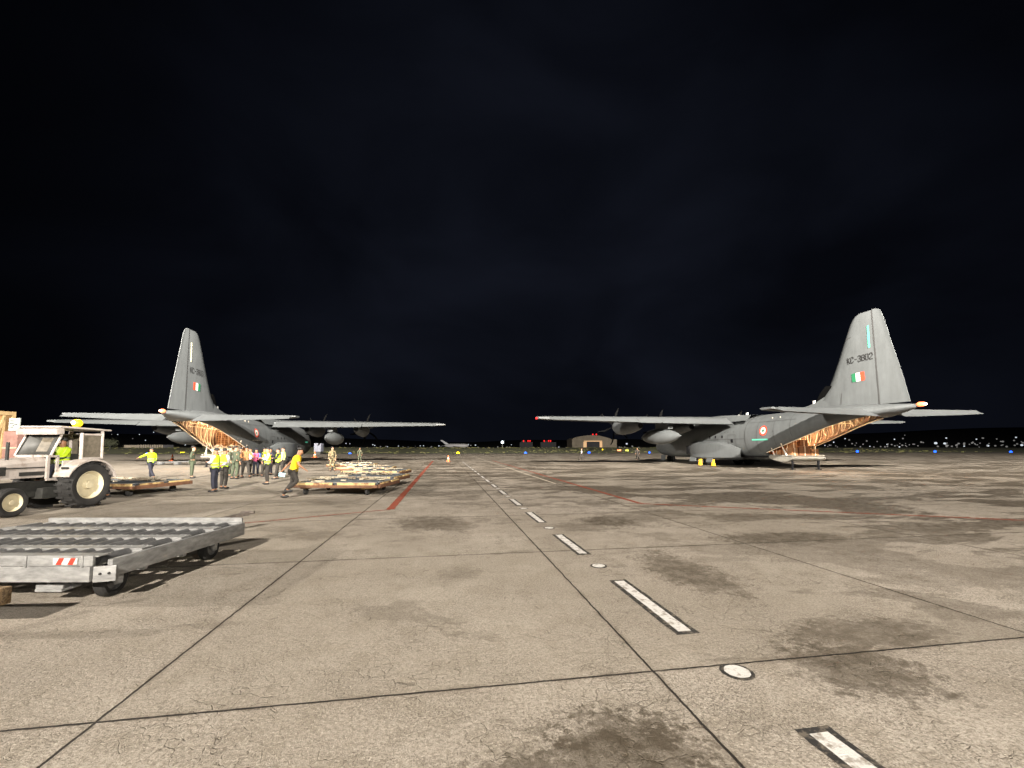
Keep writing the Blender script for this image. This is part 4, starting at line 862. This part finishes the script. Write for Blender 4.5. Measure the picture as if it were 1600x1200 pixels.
# ------------------------------------------------------------------ foreground roller dolly
def roller_dolly():
    D = empty('roller_dolly', (-6.2, 5.9, 0), 0, label='galvanised pallet dolly with rows of rollers in the left foreground', cat='dolly')
    X0, X1, Y0, Y1 = -1.75, 1.70, -1.19, 1.19
    b = MB(); b.box(((X0+X1)/2-.06, Y0, .365), (X1-X0-.16, .07, .17), bev=.006); b.box(((X0+X1)/2, Y1, .38), (X1-X0-.1, .07, .2), bev=.006)
    b.box((X1-.02, 0.04, .40), (.06, Y1-Y0-.06, .20), bev=.006); b.box((X0, 0, .40), (.06, Y1-Y0, .2), bev=.006)
    for x in (-.9, 0, .9): b.box((x, 0, .34), (.08, Y1-Y0-.1, .12))
    for y in (-.62, .0, .62): b.box(((X0+X1)/2, y, .30), (X1-X0-.1, .06, .1))
    fr = obj('frame', b, M['galv'], D)
    b = MB(); b.box(((X0+X1)/2-.05, Y0-.02, .51), (X1-X0-.12, .035, .115), bev=.01)
    for x in (-1.5, -.7, .1, .86, 1.48): b.box((x, Y0-.035, .505), (.022, .03, .125), bev=.004)
    b.box(((X0+X1)/2, Y0+.05, .555), (X1-X0-.12, .14, .012)); rail = obj('guard_rail', b, M['galv'], D)
    b = MB(); b.box(((X0+X1)/2+.06, Y1+.02, .53), (X1-X0-.2, .04, .10), bev=.01); b.box(((X0+X1)/2+.05, Y1-.03, .49), (X1-X0-.2, .06, .03))
    for x in (-1.5, -.9, -.3, .3, .9, 1.4): b.box((x, Y1-.06, .50), (.05, .03, .03))
    obj('guard_rail', b, M['galv'], D)
    # three roller bands with tread plates between
    for (y0, y1, nm) in ((-1.08, -.70, 0), (-.50, -.10, 1), (.14, .52, 2), (.74, 1.06, 3)):
        for i in range(15):
            x = X0+.18+i*.218
            if x > X1-.12: continue
            b = MB(); b.cyl((x, y0, .475), (x, y1, .475), .052, n=14); b.cyl((x, y0-.015, .475), (x, y1+.015, .475), .016, n=8); obj('roller', b, M['galvd'], D)
    for y, w_ in ((-.60, .15), (.02, .17), (.63, .16)):
        b = MB(); b.box(((X0+X1)/2, y, .512), (X1-X0-.1, w_, .014)); b.box(((X0+X1)/2, y-w_/2, .49), (X1-X0-.1, .012, .06)); b.box(((X0+X1)/2, y+w_/2, .49), (X1-X0-.1, .012, .06))
        for i in range(16): b.cyl((X0+.2+i*.21, y+w_/2-.015, .519), (X0+.2+i*.21, y+w_/2-.015, .527), .012, n=6)
        obj('tread_plate', b, M['galv'], D)
    b = MB(); b.box((X1+.02-.02, Y0+.0, .365), (.20, .03, .17), (0, 0, .35), bev=.004); br = obj('corner_plate', b, M['galv'], D)
    b = MB()
    for dx in (-.03, .045): b.cyl((X1+dx, Y0-.012+dx*.36, .37), (X1+dx+.004, Y0-.03+dx*.36, .37), .012, n=8)
    obj('bolt_hole', b, M['black'], br)
    b = MB(); xs = 1.18; st = .245/4; z0, z1 = .475, .545
    b.add([(xs-.01, Y0-.0525, z0), (xs+.255, Y0-.0525, z0), (xs+.255, Y0-.0525, z1), (xs-.01, Y0-.0525, z1)], [(0, 1, 2, 3)], 0)
    for i in (0, 2):
        x = xs+.02+i*st*1.05; b.add([(x, Y0-.0545, z0), (x+st*.95, Y0-.0545, z0), (x+st*.95+.035, Y0-.0545, z1), (x+.035, Y0-.0545, z1)], [(0, 1, 2, 3)], 1)
    obj('reflector', b, [M['white'], mat('reflector_red', (.75, .05, .03), .4)], rail)
    b = MB(); b.box((1.05, -1.05, .17), (.30, .22, .03), bev=.005); b.box((.93, -1.03, .24), (.03, .03, .16), (0, .3, 0)); b.box((1.17, -1.03, .24), (.03, .03, .16), (0, -.3, 0)); b.box((1.05, -1.14, .2), (.3, .02, .05)); obj('foot_lock', b, M['galv'], D)
    for x, y in ((1.42, -.82), (1.42, .78), (-1.4, -.82), (-1.4, .78)):
        wh = wheel(D, (x, y, .19), .19, .13, axis=(1, .1, 0), rimm=M['galvd'])
        b = MB(); b.box((x-.09, y, .25), (.02, .1, .22)); b.box((x+.09, y, .25), (.02, .1, .22)); b.box((x, y, .34), (.2, .14, .03)); obj('wheel_fork', b, M['galv'], wh)
    b = MB(); b.box((.2, Y1+.9, .30), (.07, 1.7, .06), (.06, 0, -.35)); b.box((.52, Y1+1.75, .35), (.12, .28, .07), (.1, 0, -.5), bev=.02); b.cyl((.45, Y1+1.85, .38), (.7, Y1+1.9, .38), .035); obj('tow_bar', b, mat('rusty_steel', (.12, .10, .085), .7, .2, .4, 20), D)
    return D
roller_dolly()
# near-left corner: rough timber on a second dolly that runs out of the frame
E2 = empty('timber_block', (-5.42, 3.98, 0), R(4), label='rough sawn timber end poking in at the left edge below the dolly', cat='timber')
b = MB(); b.box((0, 0, .35), (1.25, .16, .16), bev=.012); obj('beam', b, mat('rough_timber', (.36, .25, .13), .85, 0, .3, 9, 1.0, 22, col2=(.16, .10, .05), thresh=(.4, .55), stretch=(1, 6, 6)), E2)
# ------------------------------------------------------------------ cream pallet dollies
def pallet_dolly():
    D = empty('pallet_dolly', (0, 0, 0)); W, Q = 3.3, 2.4
    b = MB()
    for s_ in (-1, 1):
        b.box((0, s_*Q/2, .33), (W-.1, .08, .1), bev=.01, m=1); b.box((s_*W/2, 0, .34), (.08, Q, .14), bev=.01, m=1)
    for x in (-.8, .8): b.box((x, -Q/2-.012, .40), (1.42, .05, .14), bev=.015, m=0); b.box((x, Q/2+.012, .40), (1.42, .05, .14), bev=.015, m=0)
    for y in (-.6, .6): b.box((W/2+.012, y, .40), (.05, .95, .13), bev=.015, m=0); b.box((-W/2-.012, y, .40), (.05, .95, .13), bev=.015, m=0)
    obj('frame', b, [M['cream'], mat('rust_brown', (.16, .075, .04), .8, 0, .35, 6)] if 'rustb' not in M else [M['cream'], M['rustb']], D)
    b = MB(); b.box((0, 0, .42), (W-.12, Q-.12, .04)); 
    for i in range(10): b.cyl((-W/2+.15, -Q/2+.2+i*.22, .455), (W/2-.15, -Q/2+.2+i*.22, .455), .032, n=8)
    obj('roller_deck', b, M['deck'], D)
    b = MB(); b.box((0, -Q/2+.04, .475), (W-.2, .03, .02)); b.box((W/2-.05, 0, .475), (.03, Q-.2, .02)); obj('deck_edge', b, M['steel'], D)
    for x in (-1.25, 1.1):
        for y in (-.9, .9):
            wh = wheel(D, (x, y, .13), .13, .1, rimm=M['chassis']); b = MB(); b.box((x, y, .25), (.36, .2, .06), bev=.01); obj('caster_plate', b, M['cream'], wh)
    rg2 = random.Random(4)
    for i in range(9): b = MB(); b.box((rg2.uniform(-1.5, 1.5), rg2.choice((-1, -.5, .1, .6, 1.05)), .50), (rg2.uniform(.12, .5), .10, rg2.uniform(.05, .1)), (0, 0, rg2.uniform(-.1, .1)), bev=.012); obj('pallet_stop', b, M['pale'], D)
    return D
pd = pallet_dolly(); GR = 'cream pallet dollies parked in rows'
DL = [((-6.5, 16.7), -2, 'empty cream and rust pallet dolly nearest the camera, right of the runner'), ((-6.85, 19.9), -3, 'cream pallet dolly second in the row, just behind the nearest one'), ((-7.9, 24.6), -2, 'cream pallet dolly third in the row, close to the red line'),
      ((-9.9, 28.6), 0, 'cream pallet dolly fourth in the row, its white stops bunched at the right'), ((-13.0, 34.2), 1, 'farthest cream pallet dolly, behind the soldier in sand camouflage'), ((-15.0, 16.3), -4, 'cream dolly hitched behind the white tractor')]
def net_heap(seed, sx=.5, sy=.35, h=.1):
    b = MB(); r2 = random.Random(seed)
    for k in range(9):
        a = r2.uniform(0, 6.28); c = (r2.uniform(-sx, sx), r2.uniform(-sy, sy), r2.uniform(.03, h))
        b.sph(c, (r2.uniform(.05, .13), r2.uniform(.04, .09), r2.uniform(.02, .05)), 8, 5)
        d = Vector((math.cos(a), math.sin(a), 0))*r2.uniform(.1, .3); b.cyl(Vector(c)-d, Vector(c)+d, .02, n=5)
    return b
net_meshes = []
place_n = ['left', 'middle', 'right', 'rear']
which_n = ['nearest cream dolly', 'second cream dolly in the row', 'third cream dolly in the row', 'fourth cream dolly in the row', 'farthest cream dolly', 'dolly behind the tractor']
rg = random.Random(21)
for i, ((x, y), rz, lb) in enumerate(DL):
    o = pd if i == 0 else copy_tree(pd)
    o.location = (x, y, 0); o.rotation_euler.z = R(rz); tag(o, lb, 'dolly', GR)
    for j, (dx, dy) in enumerate(((-.95, -.1), (.1, .35), (1.05, -.2))):
        n_ = obj('cargo_net', net_heap(i*7+j, .4 if j != 1 else .6, .25), M['net'] if (i+j) % 2 else M['pale']); n_.location = (x+dx+rg.uniform(-.1, .1), y+dy, .485); n_.rotation_euler.z = rg.uniform(-.4, .4)
        tag(n_, 'crumpled pale cargo net heap at the %s of the %s' % (place_n[j], which_n[i]), 'cargo net', 'crumpled nets on the dollies')
# ------------------------------------------------------------------ cones, chocks, small ground things
def cone(x, y, label, s=1):
    e = empty('traffic_cone', (x, y, 0), 0, label=label, cat='cone', group='traffic cones')
    b = MB(); b.rev([(.03, .17*s), (.28*s, .115*s)], (0, 0, 1), (0, 0, 0), 16); b.rev([(.42*s, .085*s), (.72*s, .03*s)], (0, 0, 1), (0, 0, 0), 16); b.box((0, 0, .02), (.42*s, .42*s, .04)); obj('cone_body', b, M['cone'], e)
    b = MB(); b.rev([(.28*s, .116*s), (.42*s, .086*s)], (0, 0, 1), (0, 0, 0), 16); obj('reflective_collar', b, M['white'], e)
cone(*at(701, 54), 'orange and white cone standing alone beyond the end of the red line', 1.15)
cone(*at(271.5, 57), 'small orange and white cone seen between the jacket wearer and olive suit', 1.25)
cone(*at(493, 78), 'faint cone far behind the soldier in sand camouflage', 1.6)
def chock(x, y, rz, label):
    e = empty('wheel_chock', (x, y, 0), rz, label=label, cat='wheel chock', group='yellow wheel chocks')
    b = MB(); b.loft([[Vector((-.13, yy, 0)), Vector((.13, yy, 0)), Vector((.06, yy, .62)), Vector((-.06, yy, .62))] for yy in (-.16, .16)], True, True); obj('wedge', b, M['chock'], e)
    b = MB(); b.cyl((-.2, 0, .66), (.2, 0, .66), .03); obj('handle', b, M['chassis'], e)
for s, y, lb in ((13.15, 2.55, 'yellow wheel chock behind the port main wheel of the right aircraft'), (11.4, 2.78, 'yellow wheel chock between the port main wheels of the right aircraft')):
    p = place(PR, HR, s, y, 0); chock(p[0], p[1], HR, lb)
e = empty('tow_bar', (*at(277, 44), 0), R(8), label='grey aircraft tow bar lying on the apron left of the olive suit', cat='tow bar')
b = MB(); b.cyl((-1.4, 0, .22), (1.6, 0, .34), .07); b.box((-1.4, 0, .18), (.5, .4, .3), bev=.05); b.box((.2, 0, .14), (.4, .6, .26), bev=.05); obj('bar', b, M['galv'], e)
# ------------------------------------------------------------------ taxiway edge lights
def edge_light(px, d, z, m, label, r=.26, cat='taxi light'):
    r = r*1.45
    e = empty('taxiway_light', (*at(px, d), z-.35), 0, label=label, cat=cat, group='taxiway edge lights')
    b = MB(); b.cyl((0, 0, 0), (0, 0, .25), .05); b.cyl((0, 0, 0), (0, 0, .03), .15); obj('stem', b, M['chassis'], e)
    b = MB(); b.sph((0, 0, .35), r); obj('lens', b, m, e)
for px, py, d, lb in ((232, 709.5, 118, 'blue light glowing just left of the hi-vis jacket wearer'), (547.5, 709.3, 125, 'blue light glowing above the cream dollies, between the two soldiers'), (821, 708, 135, 'blue light glowing in the grass at the centre of the view'), (920, 707.5, 138, 'blue light beside the lone walker in white'),
       (1014, 707, 135, 'faint blue light near the nose of the right aircraft'), (1266, 705, 152, 'blue light seen under the raised tail of the right aircraft'), (1338, 705.3, 155, 'blue light first right of the open ramp'), (1459, 705.5, 160, 'blue light second right of the open ramp'), (1577, 706, 160, 'blue light at the far right edge of the view')):
    edge_light(px, d, CH-(py-700)*d/650, M['e_blue'], lb, .30 if px != 1014 else .2)
edge_light(716, 130, CH-8*130/650, M['e_yellow'], 'round yellow light in the grass near the orange cone', .34)
edge_light(941, 170, CH-2.5*170/650, M['e_yellow'], 'small yellow light below the hangar', .2)
def sign(px, d, py, wpx, m, label):
    e = empty('taxiway_sign', (*at(px, d), 0), 0, label=label, cat='sign', group='lit taxiway signs')
    z = CH-(py-700)*d/650; w_ = wpx*d/650; b = MB(); b.box((0, 0, z), (w_, .2, .6)); obj('sign_face', b, m, e); b = MB(); b.cyl((-w_*.4, 0, 0), (-w_*.4, 0, z), .05); b.cyl((w_*.4, 0, 0), (w_*.4, 0, z), .05); obj('post', b, M['chassis'], e)
sign(287, 132, 707.5, 7, emis('yellow_sign', (.8, .65, .02), .5), 'yellow lit sign in the grass under the left aircraft')
sign(967, 150, 703.5, 6, emis('orange_sign', (1, .25, .08), .8), 'red and orange lit sign in the grass left of the drop tank')
sign(979, 152, 703.8, 4.5, emis('lime_sign', (.5, .55, .05), .4), 'dim yellow sign right of the red one')
# ------------------------------------------------------------------ distant buildings, aircraft, lamps
def zat(py, d): return CH-(py-700)*d/650
d = 420; x = (924-800)/650*d
e = empty('hangar', (x, d, 2), 0, label='pale hangar with a lit doorway and two red roof lights', cat='hangar')
b = MB(); W = 19.5; rings = []
for yy in (0, 40):
    pr = [(-W, 0), (-W, 8.6), (-W*.86, 10.3), (-W*.4, 12.2), (0, 12.7), (W*.4, 12.2), (W*.75, 10.6), (W, 9.0), (W, 0)]
    rings.append([Vector((px_, yy, pz)) for px_, pz in pr])
b.loft(rings, True, True); obj('shell', b, M['concrete_wall'], e)
b = MB(); b.box((1.5, -.3, 3.2), (19, .5, 6.0)); dr = obj('doorway', b, M['dark_wall'], e)
b = MB(); b.box((-6.6, -.7, 3.2), (3.2, .3, 5.6)); b.box((9.4, -.7, 3.2), (2.6, .3, 5.6)); b.box((1.5, -.7, 6.6), (18, .3, .9)); obj('lit_panel', b, M['e_bay'], e)
b = MB(); b.box((W+3, 6, 4.2), (6, 12, 8.4)); obj('annex', b, M['concrete_wall'], e)
for xx in (1.5, 5.0): b = MB(); b.sph((xx, 0, 13.4), .75); obj('obstruction_light', b, M['e_red'], e)
for i, (px, py0, wp, reds, lb) in enumerate(((822, 691, 20, (818, 825, 828), 'dark flat building with three red lights left of the hangar'), (856, 691, 24, (850, 857, 860), 'dark flat building with three red lights nearest the hangar'))):
    d = 520; e = empty('building', ((px-800)/650*d, d, 1.5), 0, label=lb, cat='building', group='dark buildings with red lights')
    h = zat(py0, d)-1.5; b = MB(); b.box((0, 0, h/2), (wp*d/650, 14, h)); b.box((-3, 2, h+1), (5, 6, 2)); obj('wall', b, M['dark_wall'], e)
    for j, q in enumerate(reds): b = MB(); b.sph(((q-px)*d/650, -2, zat(689, d)-1.5), .9); b.cyl(((q-px)*d/650, -2, h-.2), ((q-px)*d/650, -2, zat(689, d)-1.5), .15, n=6); obj('obstruction_light', b, M['e_red'], e)
d = 330; e = empty('parked_airliner', ((712-800)/650*d, d, 0), 0, label='distant white airliner with its tail fin at its left end', cat='aircraft')
sc_ = d/650; b = MB(); b.rev([(0, .2), (2, 1.1), (5, 1.55), (16, 1.6), (18.5, 1.1), (19.5, .2)], (1, 0, 0), (-9, 0, 3.6), 16); obj('fuselage', b, mat('airliner_white', (.32, .32, .33), .5), e)
b = MB(); b.loft([[Vector((x0, y_, z)), Vector((x1, y_, z))] for y_, x0, x1, z in ((-.15, -8.3, -4.8, 4.6), (-.15, -12.2, -10.4, 8.0), (.15, -12.2, -10.4, 8.0), (.15, -8.3, -4.8, 4.6))], False); obj('tail_fin', b, mat('fin_grey', (.3, .31, .34), .5), e)
b = MB(); b.box((1, -5, 3), (3.5, 9, .3), (0, 0, .4)); b.box((1, 5, 3), (3.5, 9, .3), (0, 0, -.4)); obj('wing', b, mat('airliner_wing', (.25, .25, .26), .5), e)
b = MB(); b.cyl((7.5, 0, .5), (7.5, 0, 2.4), .12); b.cyl((0, -2, .5), (0, -2, 2.4), .15); b.cyl((0, 2, .5), (0, 2, 2.4), .15); obj('landing_gear', b, M['chassis'], e)
d = 300; e = empty('light_mast', ((785-800)/650*d, d, 0), 0, label='bright white lamp on a short mast at the centre of the horizon', cat='light mast')
b = MB(); b.cyl((0, 0, 1), (0, 0, 5.6), .25, .15); obj('pole', b, M['galv'], e); b = MB(); b.sph((0, -.3, zat(691, d)), .95); obj('lamp_head', b, M['e_white'], e)
d = 210; e = empty('low_terminal', ((225-800)/650*d, d, 0), R(-8), label='long low pale building with a row of posts on the left horizon', cat='building')
b = MB(); b.box((0, 3, 2.2), (24, 4, 2.2)); obj('wall', b, M['dark_wall'], e); b = MB(); b.box((-7, 0, 2.55), (8, .4, 1.3)); obj('pale_front', b, M['concrete_wall'], e)
for i in range(11): b = MB(); b.box((-2.6+i*1.35, 0, 2.6), (.55, .4, 1.5)); obj('post', b, M['concrete_wall'], e)
d = 120; e = empty('service_container', ((499-800)/650*d, d, 0), R(5), label='blue grey container standing beyond the left aircraft', cat='container')
b = MB(); b.box((0, 0, 1.9), (1.9, 2.4, 2.4), bev=.05); obj('shell', b, mat('container_blue_grey', (.16, .17, .21), .6, 0, .15, 2), e); b = MB(); b.box((0, -1.22, 1.9), (.04, .04, 2.2)); b.box((.5, -1.22, 1.9), (.04, .04, 2.2)); b.box((0, 0, .35), (1.6, 2, .7)); obj('door_bar', b, M['chassis'], e)
# faint tree at the left
e = empty('tree', ((173-800)/650*170, 170, .5), 0, label='faint leafy tree on the left horizon right of the tractor', cat='tree')
b = MB(); b.cyl((0, 0, 0), (.2, 0, 2.4), .22, .1, 8); b.cyl((.2, 0, 2.2), (-.8, 0, 3.4), .08, .03, 6); b.cyl((.2, 0, 2.2), (1.1, .3, 3.6), .08, .03, 6); obj('trunk', b, M['chassis'], e)
b = MB(); r2 = random.Random(1)
for k in range(900):
    c = Vector((r2.gauss(0, 1.1), r2.gauss(0, 1.0), 3.3+r2.gauss(0, .75))); a = Vector((r2.uniform(-1, 1), r2.uniform(-1, 1), r2.uniform(-1, 1)))*.16; c2 = Vector((r2.uniform(-1, 1), r2.uniform(-1, 1), r2.uniform(-1, 1)))*.16
    b.add([c-a, c+c2, c+a, c-c2], [(0, 1, 2, 3)])
obj('crown', b, mat('tree_leaves', (.05, .055, .03), .8), e, smooth=False)
# town lights on the dark slope
lm = bpy.data.meshes.new('town_light'); b = MB(); b.sph((0, 0, 0), 1, 8, 6); base1 = obj('town_light', b, M['e_city']); base2 = obj('town_light', b, M['e_city2'])
def town(px, py, d, r, bright, base=None):
    d = d/math.sqrt(1+((px-800)/650)**2)
    o = (base1 if bright else base2).copy(); sc.collection.objects.link(o); o.location = (*at(px, d), zat(py, d)); o.scale = (r*1.05, r*.7, r*.85)
    wh = 'beyond the tail of the right aircraft' if px > 1280 else 'between the two aircraft' if px > 700 else 'beyond the left aircraft wing' if px > 400 else 'left of the left aircraft tail'
    tag(o, ('bright white' if bright else 'dim grey')+' town light on the dark skyline '+wh, 'town light', ('bright' if bright else 'dim')+' town lights '+wh)
rg = random.Random(99)
for px, py, r in ((1461, 692.5, 2.6), (1475, 693, 2.2), (1542, 696.5, 2.0), (1320, 685.5, 1.3), (1302, 691, 1.4), (1397, 686.5, 1.3), (1478, 684.5, 1.4), (657, 696.7, 1.3), (662, 696.5, 1.3), (686, 696.8, 1.6), (732, 694.5, 1.2), (743, 695.5, 1.7), (747, 699, 1.2),
    (799, 695, 1.0), (863, 697, 1.8), (873, 698.5, 1.3), (942, 696.3, 1.8), (962, 695.5, 2.3), (979, 693.5, 2.4), (583, 695, 1.5), (606, 698, 1.2), (623, 697, 1.3), (541, 693, 1.3), (547, 693.5, 1.0), (1595, 695.5, 2.0), (1587, 683.5, 1.3), (1505, 697.2, 1.2), (1525, 686.3, 1.2), (1385, 694.5, 1.3), (1404, 698.3, 1.4), (1358, 697.5, 1.1), (1288, 696, 1.2), (1295, 695.5, 1.2), (228, 688, 1.0), (240, 675.5, 1.0), (246, 674.5, 1.0), (218, 679, .9), (290, 695, 1.7), (586, 696, 1.4), (184, 679, .9)):
    town(px, py, 690, r*.62, True)
for i in range(110):
    px = rg.uniform(1290, 1600) if i < 72 else rg.choice((rg.uniform(560, 780), rg.uniform(780, 900), rg.uniform(960, 1000), rg.uniform(170, 300)))
    py = 699-abs(rg.gauss(0, 1))*(6.5 if px > 1200 else (1.6 if px > 500 else 8)); py = max(py, 680 if px > 1200 else 672)
    town(px, py, 680, rg.uniform(.5, 1.15), False)
bpy.data.objects.remove(base1); bpy.data.objects.remove(base2)
sc.render.engine = 'CYCLES'
